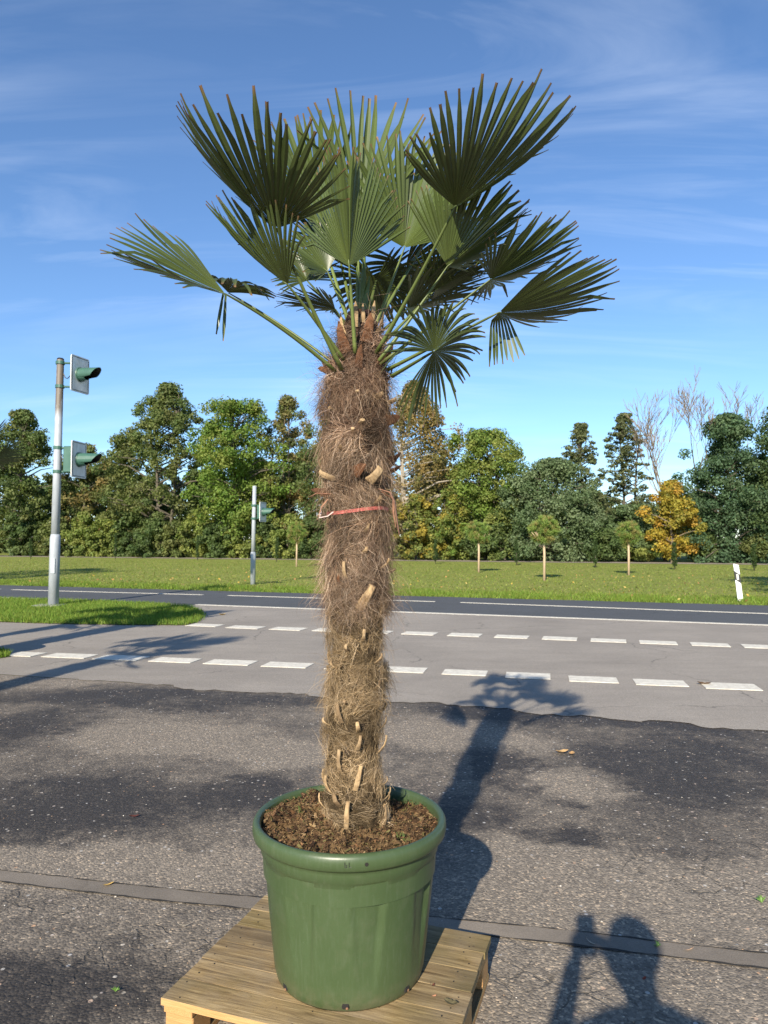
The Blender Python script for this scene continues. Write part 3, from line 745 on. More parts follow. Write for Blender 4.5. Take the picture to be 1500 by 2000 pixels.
def make_plate():
    m, nt, b, out = mat_base('white_plate'); n = N(nt); co = n.coord()
    k = n.noise(n.coord(scale=(1, 1, 0.4)), 7, 6, 0.65)
    n.link(n.mix(n.rng(k, 0.4, 0.72), (0.74, 0.73, 0.70), (0.48, 0.46, 0.42)), b.inputs['Base Color']); b.inputs['Roughness'].default_value = 0.5
    return m
M_plate = make_plate()
M_black = simple('black_plastic', (0.015, 0.015, 0.016), 0.5, 0.2, 10)
M_soot = simple('dark_lens', (0.02, 0.022, 0.02), 0.25, 0.2, 10)
M_white = simple('white_plastic', (0.78, 0.78, 0.76), 0.45, 0.06, 9)
M_concrete = simple('concrete', (0.30, 0.29, 0.27), 0.9, 0.2, 12, 0.2)

def signal_head(parent, c, ang, w, h, vis_len, vis_r, org, pole_pt, box_w, box_d):
    """c: middle of the plate; ang: heading of the lamp axis in the ground plane"""
    ax = Vector((math.cos(ang), math.sin(ang), 0)); sd_ = Vector((-ax.y, ax.x, 0)); up = Vector((0, 0, 1))
    M = Matrix((( ax.x, sd_.x, 0, c.x), (ax.y, sd_.y, 0, c.y), (0, 0, 1, c.z), (0, 0, 0, 1)))
    def plate(name, w_, h_, th, x0, mat, par, rc=0.05):
        ring = []
        for cx, cz, a0 in ((w_/2 - rc, h_/2 - rc, 0), (-w_/2 + rc, h_/2 - rc, 90), (-w_/2 + rc, -h_/2 + rc, 180), (w_/2 - rc, -h_/2 + rc, 270)):
            for k in range(5):
                a = R(a0 + k * 22.5); ring.append((cx + rc * math.cos(a), cz + rc * math.sin(a)))
        n = len(ring); v_ = [M @ Vector((x0, p, q)) for p, q in ring] + [M @ Vector((x0 + th, p, q)) for p, q in ring]
        f_ = [tuple(range(n)), tuple(reversed(range(n, 2 * n)))] + [(i, n + i, n + (i + 1) % n, (i + 1) % n) for i in range(n)]
        return wob(name, v_, f_, mat, par, org=org)
    hb = MB(); hb.box((-box_d / 2 - 0.003, 0, 0), (box_d, box_w, h * 0.72), M, 0.02)
    housing = hb.build('lamp_housing', M_housing, parent, org)
    pl = plate('back_plate', w, h, 0.02, 0.0, M_plate, parent)
    # dark border line painted round the plate, as four thin bars just proud of it
    bd = MB(); t = 0.014; e = 0.035
    for s in (-1, 1):
        bd.box((0.0215, s * (w / 2 - e), 0), (0.003, t, h - 2 * e - 0.04), M); bd.box((0.0215, 0, s * (h / 2 - e)), (0.003, w - 2 * e - 0.02, t), M)
    bd.build('border_line', M_black, pl, org)
    # visor: open cone cut slanting at its mouth, longer on top
    n = 28; v_ = []; f_ = []
    for rr_, sgn in ((1.0, 0), (0.95, 1)):
        for ring in (0, 1):
            for k in range(n):
                a = 2 * math.pi * k / n; up_ = math.sin(a)
                rad = vis_r * (1.0 if ring == 0 else 0.86) * rr_
                x = 0.021 if ring == 0 else vis_len * (0.78 + 0.22 * up_) 
                if ring == 1 and up_ < -0.55: x = vis_len * 0.35
                v_.append(M @ Vector((x, math.cos(a) * rad, up_ * rad)))
    for k in range(n):
        k2 = (k + 1) % n
        f_ += [(k, k2, n + k2, n + k), (2*n + k2, 2*n + k, 3*n + k, 3*n + k2), (n + k, n + k2, 3*n + k2, 3*n + k)]
    ob = wob('visor', v_, f_, [M_housing, M_black], parent, org=org, smooth=False)
    for i, p_ in enumerate(ob.data.polygons): p_.material_index = 1 if i % 3 == 1 else 0
    ln = MB(); ln.tube([M @ Vector((0.021, 0, 0)), M @ Vector((0.035, 0, 0))], [vis_r * 0.93, vis_r * 0.90], 24); ln.build('lens', M_soot, parent, org)
    cl_ = MB(); cl_.tube([M @ Vector((0.021, 0, 0)), M @ Vector((0.05, 0, 0))], [vis_r * 1.13, vis_r * 1.08], 28, caps=False); cl_.build('lens_collar', M_housing, parent, org, smooth=True)
    for s in (-1, 1):
        bm_ = MB(); a = M @ Vector((-box_d * 0.7, 0, s * h * 0.33)); b2 = Vector((pole_pt.x, pole_pt.y, a.z))
        bm_.tube([b2, a], 0.026, 8)
        bm_.tube([b2 - Vector((0, 0, 0.035)), b2 + Vector((0, 0, 0.035))], 0.102, 14)
        bm_.build('bracket', M_housing, parent, org)

b1 = G(104, 1186); k1 = b1.y / FPX
mast = empty('traffic_signal', (b1.x, b1.y, 0))
z_top = P(122, 702, b1.y).z; z_sl = P(107, 1046, b1.y).z
lean = (P(122, 702, b1.y).x - b1.x) * 0.55
def mp(z): return Vector((b1.x + lean * z / z_top, b1.y, z))
mb = MB(); mb.tube([mp(z_sl - 0.05), mp(z_sl + 1.5), mp(z_top - 0.02), mp(z_top)], [0.093, 0.088, 0.080, 0.07], 24); mb.build('pole', M_galv, mast, (b1.x, b1.y, 0), smooth=True)
mb = MB(); mb.tube([mp(0.0), mp(z_sl - 0.05), mp(z_sl + 0.03)], [0.115, 0.112, 0.094], 24); mb.build('pole_sleeve', M_galv2, mast, (b1.x, b1.y, 0), smooth=True)
mb = MB(); mb.box((b1.x - 0.1, b1.y, 0.03), (0.62, 0.5, 0.06), None, 0.015); mb.build('footing', M_concrete, mast, (b1.x, b1.y, 0))
for (x0, x1, y0, y1, an, bw, bd_) in ((139, 172, 696, 768, -17, 0.30, 0.13), (142, 164, 864, 932, -8, 0.34, 0.28)):
    cx, cy_ = (x0 + x1) / 2, (y0 + y1) / 2
    c = P(cx, cy_, b1.y); signal_head(mast, c, R(an), 0.60, 0.84, 0.56, 0.155, (b1.x, b1.y, 0), mp(c.z), bw, bd_)
mb = MB(); mb.tube([mp(z_top), mp(z_top + 0.03)], [0.084, 0.06], 20); mb.build('pole_cap', M_black, mast, (b1.x, b1.y, 0))
mb = MB(); mb.box((b1.x + 0.02, b1.y - 0.112, 0.95), (0.10, 0.014, 0.34), None, 0.004); mb.build('hatch', M_galv2, mast, (b1.x, b1.y, 0))
for y_ in (745, 905):
    p0 = P(122, y_, b1.y); mb = MB(); a_ = mp(p0.z) + Vector((0.09, -0.02, 0.18)); mb.tube([a_, a_ + Vector((0.05, -0.02, -0.10)), a_ + Vector((0.10, -0.01, -0.12)), a_ + Vector((0.17, 0, -0.04))], 0.011, 6); mb.build('cable', M_black, mast, (b1.x, b1.y, 0))
tag(mast, 'tall grey steel signal mast with two green lamp heads on white plates', 'traffic light', 'traffic signals')

b2 = G(494, 1141)
mast2 = empty('traffic_signal', (b2.x, b2.y, -0.012))
zt, zs = P(498, 949, b2.y).z, P(496, 1078, b2.y).z
mb = MB(); mb.tube([(b2.x, b2.y, zs - 0.05), (b2.x + 0.03, b2.y, zt)], [0.073, 0.066], 20); mb.build('pole', M_galv2, mast2, (b2.x, b2.y, -0.012), smooth=True)
mb = MB(); mb.tube([(b2.x, b2.y, -0.03), (b2.x, b2.y, zs - 0.05), (b2.x, b2.y, zs)], [0.092, 0.09, 0.074], 20); mb.build('pole_sleeve', M_galv2, mast2, (b2.x, b2.y, -0.012), smooth=True)
c = P(513, 1000, b2.y); signal_head(mast2, c, R(-14), 0.56, 0.70, 0.46, 0.14, (b2.x, b2.y, -0.012), Vector((b2.x + 0.02, b2.y, c.z)), 0.28, 0.16)
tag(mast2, 'small pale signal mast with one green lamp head on the lawn edge', 'traffic light', 'traffic signals')

d0 = G(1446, 1173)
dl = empty('delineator_post', (d0.x, d0.y, -0.012)); dl.rotation_euler = (0.02, -0.10, R(-18))
def dprism(z0, z1, slope, s, name, mat, par):
    ring = [(-0.06, -0.05), (0.06, -0.05), (0.06, 0.02), (0.03, 0.05), (-0.03, 0.05), (-0.06, 0.02)]
    n = 6; v_ = [(x * s, y * s, z0 + (slope[0] * x)) for x, y in ring] + [(x * s, y * s, z1 + slope[1] * x) for x, y in ring]
    f_ = [tuple(reversed(range(n))), tuple(range(n, 2 * n))] + [(i, (i + 1) % n, n + (i + 1) % n, n + i) for i in range(n)]
    return obj(name, new_mesh(name, v_, f_, mat), par)
bd = dprism(-0.05, 0.94, (0, -0.35), 1.0, 'post_body', M_white, dl)
dprism(0.50, 0.73, (-0.9, -0.9), 1.04, 'black_band', M_black, dl)
rf = MB(); rf.box((0.0, -0.0545, 0.62), (0.05, 0.004, 0.15), None, 0.001); rf.build('reflector', simple('reflector', (0.55, 0.55, 0.52), 0.3, 0.05, 30), dl)
tag(dl, 'leaning white delineator post with black band at the road edge', 'delineator')

# ------------------------------------------------------------------ pallet
def make_wood(name, fr_):
    m, nt, b, out = mat_base(name); n = N(nt)
    oi = n.new('ShaderNodeObjectInfo')
    co = n.coord()
    off = n.new('ShaderNodeVectorMath', operation='ADD'); n.link(co, off.inputs[0])
    sc_ = n.new('ShaderNodeVectorMath', operation='SCALE'); sc_.inputs[0].default_value = (13.1, 7.7, 3.3); n.link(oi.outputs['Random'], sc_.inputs['Scale']); n.link(sc_.outputs[0], off.inputs[1])
    st = n.new('ShaderNodeMapping'); st.inputs['Scale'].default_value = (1.6, 22, 22); n.link(off.outputs[0], st.inputs[0])
    gr = n.noise(st.outputs[0], 2.6, 8, 0.62, 1.1)
    st2 = n.new('ShaderNodeMapping'); st2.inputs['Scale'].default_value = (5, 110, 110); n.link(off.outputs[0], st2.inputs[0])
    fine = n.noise(st2.outputs[0], 3, 5, 0.6)
    grey = n.noise(off.outputs[0], 4.5, 6, 0.6)
    c = n.ramp(n.rng(gr, 0.33, 0.69), ((0, (0.07, 0.045, 0.020)), (0.3, (0.235, 0.165, 0.080)), (0.7, (0.37, 0.275, 0.145)), (1, (0.50, 0.39, 0.23))))
    c = n.mix(n.rng(fine, 0.35, 0.7, 0, 0.4), c, (0.19, 0.13, 0.072))
    c = n.mix(n.rng(grey, 0.42, 0.66, 0, 0.7), c, (0.225, 0.185, 0.135))
    gi = n.noise(off.outputs[0], 2.2, 5, 0.6)
    c = n.mix(n.rng(gi, 0.46, 0.64, 0, 0.6), c, (0.13, 0.105, 0.036))
    c = n.mix(1.0, c, n.ramp(oi.outputs['Random'], ((0, (0.78, 0.75, 0.70)), (0.35, (1.0, 0.97, 0.9)), (0.7, (1.15, 1.1, 1.0)), (1, (0.88, 0.84, 0.76)))), 'MULTIPLY')
    c = n.mix(n.rng(n.noise(st.outputs[0], 0.9, 6, 0.7, 0.6), 0.5, 0.72, 0, 0.65), c, (0.085, 0.058, 0.03))
    kn = n.new('ShaderNodeMapping'); kn.inputs['Scale'].default_value = (4.5, 9, 9); n.link(off.outputs[0], kn.inputs[0])
    kd = n.voro(kn.outputs[0], 1.0)
    c = n.mix(n.rng(kd, 0.07, 0.13, 0.85, 0), c, (0.085, 0.048, 0.022))
    sp = n.rng(n.noise(off.outputs[0], 55, 4, 0.6), 0.66, 0.72)
    c = n.mix(n.math('MULTIPLY', sp, 0.7), c, (0.06, 0.045, 0.03))
    # weathering sits on the upward faces, the sawn sides stay fresh and orange
    ge = n.new('ShaderNodeNewGeometry'); sx = n.new('ShaderNodeSeparateXYZ'); n.link(ge.outputs['Normal'], sx.inputs[0])
    side = n.rng(sx.outputs['Z'], 0.3, 0.7, 1, 0)
    fresh = n.ramp(n.rng(fine, 0.3, 0.7), ((0, (0.42, 0.21, 0.075)), (1, (0.60, 0.34, 0.14))))
    c = n.mix(n.math('MULTIPLY', side, fr_), c, fresh)
    n.link(c, b.inputs['Base Color']); b.inputs['Roughness'].default_value = 0.82; b.inputs['Specular IOR Level'].default_value = 0.25
    n.link(n.bump(n.math('ADD', gr, n.math('MULTIPLY', fine, 0.7)), 0.5, 0.003), b.inputs['Normal'])
    return m
M_wood = make_wood('pallet_wood', 0.8); M_wood_old = make_wood('pallet_wood_grey', 0.0)
PT = R(19.0); ca, sa_ = math.cos(PT), math.sin(PT)
U0, U1, V0, V1 = -1.338, -0.468, 1.842, 2.492
def uv(u, v): return Vector((u * ca + v * sa_, -u * sa_ + v * ca, 0))
pc = uv((U0 + U1) / 2, (V0 + V1) / 2)
pallet = empty('pallet', pc, -PT)
LU, LV = U1 - U0, V1 - V0
rp = random.Random(5)
nb = 6; bw = LV / nb
for i in range(nb):
    vv = -LV / 2 + bw * (i + 0.5)
    mb = MB(); mb.box((0, 0, 0), (LU + rp.uniform(-.006, .006), bw - 0.0020, 0.022), None, 0.0009)
    o = mb.build('deck_board', M_wood if i == 0 else M_wood_old, pallet); o.location = (rp.uniform(-.003, .003), vv, 0.133 + rp.uniform(-.001, .0005)); o.rotation_euler = (0, 0, rp.uniform(-.003, .003))
for uu in (-1, 0, 1):
    for z_, nm, ex in ((0.1108, 'stringer_board', 0.0), (0.0112, 'bottom_board', 0.0)):
        mb = MB(); mb.box((0, 0, 0), (LV - 0.012, 0.098, 0.0215), None, 0.002)
        o = mb.build(nm, M_wood, pallet); o.location = (uu * (LU / 2 - 0.056), 0, z_); o.rotation_euler = (0, 0, math.pi / 2)
    for vv in (-1, 0, 1):
        mb = MB(); mb.box((0, 0, 0), (0.096, 0.096, 0.0775), None, 0.003)
        o = mb.build('block', M_wood, pallet); o.location = (uu * (LU / 2 - 0.057), vv * (LV / 2 - 0.060), 0.061)
M_nail = simple('nail_head', (0.03, 0.026, 0.022), 0.6, 0.3, 50, metallic=0.5)
nm_me = None
for i in range(nb):
    for uu in (-1, 0, 1):
        for k in (-1, 1):
            if nm_me is None:
                mb = MB(); mb.tube([(0, 0, -0.002), (0, 0, 0.0009)], 0.0024, 8); nm_me = new_mesh('nail', mb.v, mb.f, M_nail)
            o = obj('nail', nm_me, pallet); o.location = (uu * (LU / 2 - 0.05) + rp.uniform(-.02, .02), -LV / 2 + bw * (i + 0.5) + k * bw * 0.26 + rp.uniform(-.01, .01), 0.1442)
tag(pallet, 'weathered wooden pallet under the green plant pot', 'pallet')

# ------------------------------------------------------------------ pot
PZ = 0.1445
pf = G(684, 1979, PZ)
RB = 0.232
PC = Vector((P(683, 1800, 2.34).x, pf.y + RB, PZ))
D0 = PC.y
RT = 0.306; ZR = 0.622
def make_pot_mat():
    m, nt, b, out = mat_base('pot_plastic'); n = N(nt); co = n.coord()
    k = n.noise(co, 6, 6, 0.6); d = n.noise(co, 160, 3, 0.6); sc_ = n.noise(n.coord(scale=(30, 30, 2)), 5, 4, 0.6)
    c = n.mix(n.rng(k, 0.3, 0.7), (0.045, 0.071, 0.027), (0.053, 0.082, 0.033))
    c = n.mix(n.rng(d, 0.68, 0.78, 0, 0.35), c, (0.14, 0.18, 0.12))
    c = n.mix(n.rng(sc_, 0.5, 0.8, 0, 0.22), c, (0.12, 0.15, 0.10))
    c = n.mix(n.rng(n.noise(co, 13, 8, 0.72), 0.52, 0.75, 0, 0.22), c, (0.13, 0.13, 0.085))
    sp = n.new('ShaderNodeSeparateXYZ'); t = n.new('ShaderNodeTexCoord'); n.link(t.outputs['Object'], sp.inputs[0])
    dirt = n.math('MULTIPLY', n.rng(sp.outputs['Z'], 0.0, 0.07, 1, 0), n.rng(n.noise(co, 22, 5, 0.6), 0.35, 0.7))
    c = n.mix(n.math('MULTIPLY', dirt, 0.55), c, (0.16, 0.13, 0.085))
    n.link(c, b.inputs['Base Color'])
    n.link(n.rng(k, 0.3, 0.7, 0.34, 0.46), b.inputs['Roughness'])
    n.link(n.bump(n.math('ADD', d, n.math('MULTIPLY', k, 1.5)), 0.05, 0.004), b.inputs['Normal'])
    return m
M_pot = make_pot_mat()
pot = empty('plant_pot', PC)
HP = ZR - PZ
NA = 192
prof = [(RB - 0.02, 0.004, 0), (RB - 0.006, 0.0, 0), (RB, 0.008, 0), (RB + 0.006, 0.03, 0.0)]
for i in range(1, 15):
    t = i / 15; z = 0.03 + (HP - 0.03 - 0.098) * t
    prof.append((RB + 0.006 + (RT - 0.035 - RB) * (t ** 0.95), z, 1))
zt_ = HP - 0.098
prof += [(RT - 0.026, zt_ + 0.004, 0), (RT - 0.0225, zt_ + 0.008, 0), (RT - 0.021, zt_ + 0.03, 0), (RT - 0.019, HP - 0.053, 0), (RT - 0.004, HP - 0.050, 0), (RT + 0.001, HP - 0.044, 0), (RT + 0.004, HP - 0.030, 0), (RT + 0.003, HP - 0.012, 0), (RT - 0.003, HP - 0.002, 0), (RT - 0.010, HP, 0),
         (RT - 0.018, HP - 0.003, 0), (RT - 0.022, HP - 0.012, 0), (RT - 0.026, HP - 0.06, 0), (RT - 0.032, HP - 0.16, 0)]
v_ = []; f_ = []
for j, (r, z, fl) in enumerate(prof):
    for k in range(NA):
        a = 2 * math.pi * k / NA; rr = r
        if fl:
            # eight shallow flutes whose depth grows towards the top, fading at the band above
            ph = (a / (2 * math.pi) * 8 + 0.18) % 1.0
            hz = z / zt_
            wdt = 0.12 + 0.14 * hz
            q = abs(ph - 0.5)
            s_ = max(0.0, min(1.0, (wdt - q) / 0.035)); s_ = s_ * s_ * (3 - 2 * s_)
            fall = max(0.0, min(1.0, (hz - 0.10) / 0.5)); edge = 1.0
            rr -= 0.0135 * s_ * fall * edge * (0.35 + 0.65 * (ph - 0.5 + wdt) / (2 * wdt))
        v_.append((rr * math.cos(a), rr * math.sin(a), z))
for j in range(len(prof) - 1):
    for k in range(NA):
        k2 = (k + 1) % NA; f_.append((j * NA + k, j * NA + k2, (j + 1) * NA + k2, (j + 1) * NA + k))
body = obj('pot_body', new_mesh('pot_body', v_, f_, M_pot, smooth=True), pot)
# drain notches at the foot, rim hole and the small black pen mark
M_dark = simple('dark_hole', (0.012, 0.010, 0.008), 0.9, 0.3, 30)
M_debris = simple('debris', (0.20, 0.10, 0.05), 0.9, 0.4, 60)
for an in (-142, -90, -41, 10, 61, 112, 163):
    a = R(an); M = Matrix.Translation((math.cos(a) * (RB + 0.0005), math.sin(a) * (RB + 0.0005), 0.0225)) @ Matrix.Rotation(a, 4, 'Z')
    mb = MB(); mb.box((0, 0, 0), (0.012, 0.022, 0.019), M, 0.003); o = mb.build('drain_hole', M_dark, pot)
    mb = MB(); mb.box((0.004, 0.004, -0.006), (0.008, 0.009, 0.009), M, 0.003); mb.build('root_debris', M_debris, o)
a = R(-78.5); Rm = RT + 0.0042
mb = MB(); c_ = Vector((math.cos(a) * (Rm - 0.004), math.sin(a) * (Rm - 0.004), HP - 0.026)); nrm = Vector((math.cos(a), math.sin(a), 0))
mb.tube([c_, c_ + nrm * 0.0048], 0.0055, 14); mb.build('rim_hole', M_dark, pot)
mk = MB()
def pen(pts):
    q = []
    for da, z in pts:
        a_ = R(-88.2) + da / Rm; q.append(Vector((math.cos(a_) * (Rm - 0.0008), math.sin(a_) * (Rm - 0.0008), HP - 0.026 + z)))
    mk.tube(q, 0.0012, 5)
pen([(-0.009, 0.008), (-0.0085, -0.006)]); pen([(-0.0085, -0.006), (-0.004, -0.006), (-0.003, 0.0), (-0.006, 0.001)]); pen([(0.003, 0.007), (0.0035, -0.006)]); pen([(0.0035, -0.006), (0.009, -0.005)])
mk.build('pen_mark', M_black, pot)
# soil: rough disc with clods
def make_soil():
    m, nt, b, out = mat_base('potting_soil'); n = N(nt); co = n.coord()
    k = n.noise(co, 28, 7, 0.7); k2 = n.noise(co, 7, 5, 0.6); ch = n.voro(co, 95, out='Color')
    sp = n.new('ShaderNodeSeparateColor'); n.link(ch, sp.inputs[0])
    c = n.ramp(n.rng(k, 0.25, 0.75), ((0, (0.018, 0.010, 0.006)), (0.5, (0.075, 0.042, 0.022)), (1, (0.20, 0.125, 0.06))))
    c = n.mix(n.rng(k2, 0.45, 0.62, 0, 0.6), c, (0.16, 0.105, 0.048))
    c = n.mix(n.rng(sp.outputs[0], 0.85, 0.93, 0, 0.5), c, (0.26, 0.17, 0.085))
    n.link(c, b.inputs['Base Color']); b.inputs['Roughness'].default_value = 0.95; b.inputs['Specular IOR Level'].default_value = 0.15
    n.link(n.bump(k, 0.9, 0.01), b.inputs['Normal'])
    return m
M_soil = make_soil()
import mathutils.noise as mn
v_ = []; f_ = []; nr_, na_ = 46, 150; RS = RT - 0.022
for j in range(nr_):
    r = RS * (j / (nr_ - 1))
    for k in range(na_):
        a = 2 * math.pi * k / na_; x, y = r * math.cos(a), r * math.sin(a)
        z = HP - 0.032 + 0.020 * mn.noise((x * 11, y * 11, 1)) + 0.016 * mn.noise((x * 31, y * 31, 5)) + 0.012 * mn.noise((x * 80, y * 80, 2)) + 0.02 * (1 - r / RS) + (0.018 if x < -0.12 and y > 0 else 0) * max(0, mn.noise((x * 9, y * 9, 8)) + 0.4)
        z -= 0.03 * math.exp(-((x - 0.15) ** 2 + (y - 0.13) ** 2) / 0.004)
        v_.append((x, y, min(z, HP + 0.014)))
for j in range(nr_ - 1):
    for k in range(na_):
        k2 = (k + 1) % na_; f_.append((j * na_ + k, j * na_ + k2, (j + 1) * na_ + k2, (j + 1) * na_ + k))
soil = obj('soil', new_mesh('soil', v_, f_, M_soil, smooth=True), pot)
soilv = v_
# bark chips, moss bits and rootlets strewn in the soil
g = np.random.default_rng(77); n = 11000
a = g.uniform(0, 2 * np.pi, n); r = RS * 0.985 * np.sqrt(g.uniform(0.03, 1, n)); px_, py_ = r * np.cos(a), r * np.sin(a)
ji = np.clip((r / RS * (nr_ - 1)).astype(int), 0, nr_ - 1); ki = (a / (2 * np.pi) * na_).astype(int) % na_
zz = np.array(soilv)[ji * na_ + ki, 2] + g.uniform(0.0, 0.010, n)
d = g.normal(size=(n, 3)); d[:, 2] *= 0.7; d /= np.linalg.norm(d, axis=1)[:, None]
s = np.cross(d, g.normal(size=(n, 3))); s /= np.linalg.norm(s, axis=1)[:, None]
L = (g.uniform(0.0015, 0.0055, n) * np.where(g.uniform(0, 1, n) < 0.05, 2.6, 1))[:, None]; w = (L[:, 0] * g.uniform(0.12, 0.5, n))[:, None]
c0 = np.stack([px_, py_, zz], 1); rim = np.hypot(c0[:, 0] + d[:, 0] * L[:, 0], c0[:, 1] + d[:, 1] * L[:, 0]) < RS
V = np.stack([c0 - d * L - s * w, c0 - d * L + s * w, c0 + d * L + s * w * 0.7, c0 + d * L - s * w * 0.7], 1)[rim]; n = len(V)
pal = np.array([(0.05, 0.028, 0.014), (0.12, 0.07, 0.035), (0.15, 0.095, 0.045), (0.22, 0.15, 0.075), (0.10, 0.085, 0.03), (0.03, 0.016, 0.009), (0.16, 0.085, 0.04)])
cc = np.repeat(pal[g.integers(0, 7, n)] * g.uniform(0.7, 1.3, (n, 1)), 4, 0)
o = obj('bark_chips', new_mesh('bark_chips', V.reshape(-1, 3), np.arange(4 * n).reshape(-1, 4), M_attr, cc), pot); stuff(o)
# tiny green seedlings
mb = MB()
for (ax_, ay_) in ((-0.165, 0.04), (0.16, -0.16)):
    for q in range(5):
        b_ = Vector((ax_ + rp.uniform(-.012, .012), ay_ + rp.uniform(-.012, .012), HP - 0.02)); t_ = b_ + Vector((rp.uniform(-.012, .012), rp.uniform(-.012, .012), rp.uniform(.012, .03)))
        mb.tube([b_, b_.lerp(t_, 0.5), t_], [0.001, 0.0022, 0.0003], 4)
o = mb.build('seedlings', simple('seedling', (0.085, 0.115, 0.03), 0.6), pot); stuff(o)
tag(pot, 'large dark green plastic pot with soil holding the palm', 'plant pot')

# ------------------------------------------------------------------ palm
palm = empty('fan_palm', (PC.x, D0, PZ + HP - 0.03)); PORG = tuple(palm.location)
TROWS = [(1640, 692, 66), (1600, 692, 60), (1560, 690, 57), (1500, 689, 55), (1440, 690, 53), (1380, 691, 52), (1320, 695, 50), (1260, 696, 50), (1200, 696, 52), (1150, 697, 57), (1100, 698, 60), (1050, 698, 60), (1000, 698, 58), (950, 697, 62),
         (900, 696, 68), (850, 696, 69), (800, 697, 66), (750, 699, 60), (700, 702, 52), (650, 704, 38), (610, 705, 24)]
tz, tx, tr = [], [], []
for y, cx, hw in TROWS:
    p = P(cx, y, D0); tz.append(p.z); tx.append(p.x); tr.append((P(cx + hw, y, D0).x - p.x) * (0.93 if 690 < y < 1160 else 1.0))
tz, tx, tr = map(np.array, (tz, tx, tr))
def trunk_at(z): return np.interp(z, tz, tx), np.interp(z, tz, tr)
# core
na_, nzr = 72, 170; v_ = []; cc = []
zs = np.linspace(tz[0] - 0.03, tz[-1], nzr)
for z in zs:
    x0, r0 = trunk_at(z)
    for k in range(na_):
        a = 2 * math.pi * k / na_
        rr = r0 * 0.86 + 0.014 * mn.noise((math.cos(a) * 2.2, math.sin(a) * 2.2, z * 16)) + 0.008 * mn.noise((math.cos(a) * 6, math.sin(a) * 6, z * 45))
        v_.append((x0 + rr * math.cos(a), D0 + rr * math.sin(a), z))
        q = 0.6 + 0.7 * mn.noise((math.cos(a) * 3, math.sin(a) * 3, z * 30)); hi = min(1, max(0, (z - 1.25) / 0.5))
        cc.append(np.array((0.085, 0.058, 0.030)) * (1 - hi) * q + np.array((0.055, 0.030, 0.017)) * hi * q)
f_ = [(j * na_ + k, j * na_ + (k + 1) % na_, (j + 1) * na_ + (k + 1) % na_, (j + 1) * na_ + k) for j in range(nzr - 1) for k in range(na_)]
f_.append(tuple((nzr - 1) * na_ + k for k in range(na_)))
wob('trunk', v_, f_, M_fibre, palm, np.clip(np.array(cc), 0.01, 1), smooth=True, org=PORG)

def fibres(name, n, zlo, zhi, Lr, out, dz, dth, wid, pal, seed, curl=0.012, skirts=None, nseg=5, gmul=0.0, tuft=1.0):
    g = np.random.default_rng(seed)
    z0 = g.uniform(zlo, zhi, n)
    if skirts is not None:
        k = g.integers(0, len(skirts), n); z0 = np.array([q[0] for q in skirts])[k] + g.normal(0, 0.012, n)
    th = g.uniform(0, 2 * np.pi, n); L = g.uniform(Lr[0], Lr[1], n) * g.uniform(0.6, 1.2, n)
    kz = g.normal(dz[0], dz[1], n); kt = g.normal(0, dth, n); ko = np.abs(g.normal(out[0], out[1], n))
    # fibres lie in combed tufts: every tuft has its own lay, height and tone
    row = np.floor((z0 + 0.012 * np.sin(th * 3 + z0 * 20)) / 0.048).astype(int); cell = (np.floor(th / (2 * np.pi) * 9 + 0.5 * (row % 2)).astype(int) % 9) + 9 * (row + 40)
    tg = np.random.default_rng(1234); tab = tg.normal(size=(4000, 4)); cell = cell % 4000
    kz = kz * 0.5 + tab[cell, 0] * dz[1] * 0.8 * tuft + dz[0] * 0.5; kt = kt * 0.45 + tab[cell, 1] * dth * 0.95 * tuft
    tone = np.clip(0.88 + 0.36 * tab[cell, 2] * tuft, 0.25, 1.6); lift = 0.008 * tab[cell, 3] * tuft
    if skirts is not None: ko = ko * np.array([q[1] for q in skirts])[k]
    nn = np.sqrt(kz ** 2 + kt ** 2 + ko ** 2); kz, kt, ko = kz / nn, kt / nn, ko / nn
    ph = g.uniform(0, 6.28, (n, 3)); fr = g.uniform(3, 8, n)
    rows = []
    rin = g.uniform(-0.01, 0.010, n) + lift
    for i in range(nseg + 1):
        t = i / nseg; s_ = L * t
        z = z0 + kz * s_ - gmul * L * t * t + curl * np.sin(fr * t + ph[:, 0]) * t
        x0, r0 = trunk_at(z)
        r = r0 * 0.93 + rin + ko * s_ + curl * 0.6 * np.sin(fr * t * 0.8 + ph[:, 1]) * t
        r = np.maximum(r, r0 * 0.90)
        a = th + kt * s_ / np.maximum(r0, 0.03) + curl / np.maximum(r0, .03) * np.sin(fr * t + ph[:, 2]) * t
        rows.append(np.stack([x0 + r * np.cos(a), D0 + r * np.sin(a), z], 1))
    rows = np.array(rows)                                   # (seg+1, n, 3)
    sdv = g.normal(size=(n, 3)); tdir = rows[-1] - rows[0]; sdv = np.cross(sdv, tdir); sdv /= np.linalg.norm(sdv, axis=1)[:, None] + 1e-9
    w = (wid * g.uniform(0.5, 1.5, n))
    V = np.empty((n, nseg + 1, 2, 3))
    for i in range(nseg + 1):
        ww = (w * (1 - 0.85 * i / nseg))[:, None]
        V[:, i, 0] = rows[i] - sdv * ww; V[:, i, 1] = rows[i] + sdv * ww
    b = (np.arange(n) * (nseg + 1) * 2)[:, None]; q = np.arange(nseg)[None, :] * 2
    F = np.stack([b + q, b + q + 1, b + q + 3, b + q + 2], 2).reshape(-1, 4)
    pal = np.array(pal); c = pal[g.integers(0, len(pal), n)] * g.uniform(0.7, 1.3, (n, 1)) * tone[:, None]
    C = np.repeat(c, (nseg + 1) * 2, 0)
    o = wob(name, V.reshape(-1, 3), F, M_fibre, palm, C, org=PORG); stuff(o); return o
ZY = lambda y: P(700, y, D0).z
FB_LOW = [(0.281, 0.198, 0.106), (0.220, 0.150, 0.077), (0.354, 0.258, 0.150), (0.159, 0.106, 0.056), (0.415, 0.312, 0.200)]
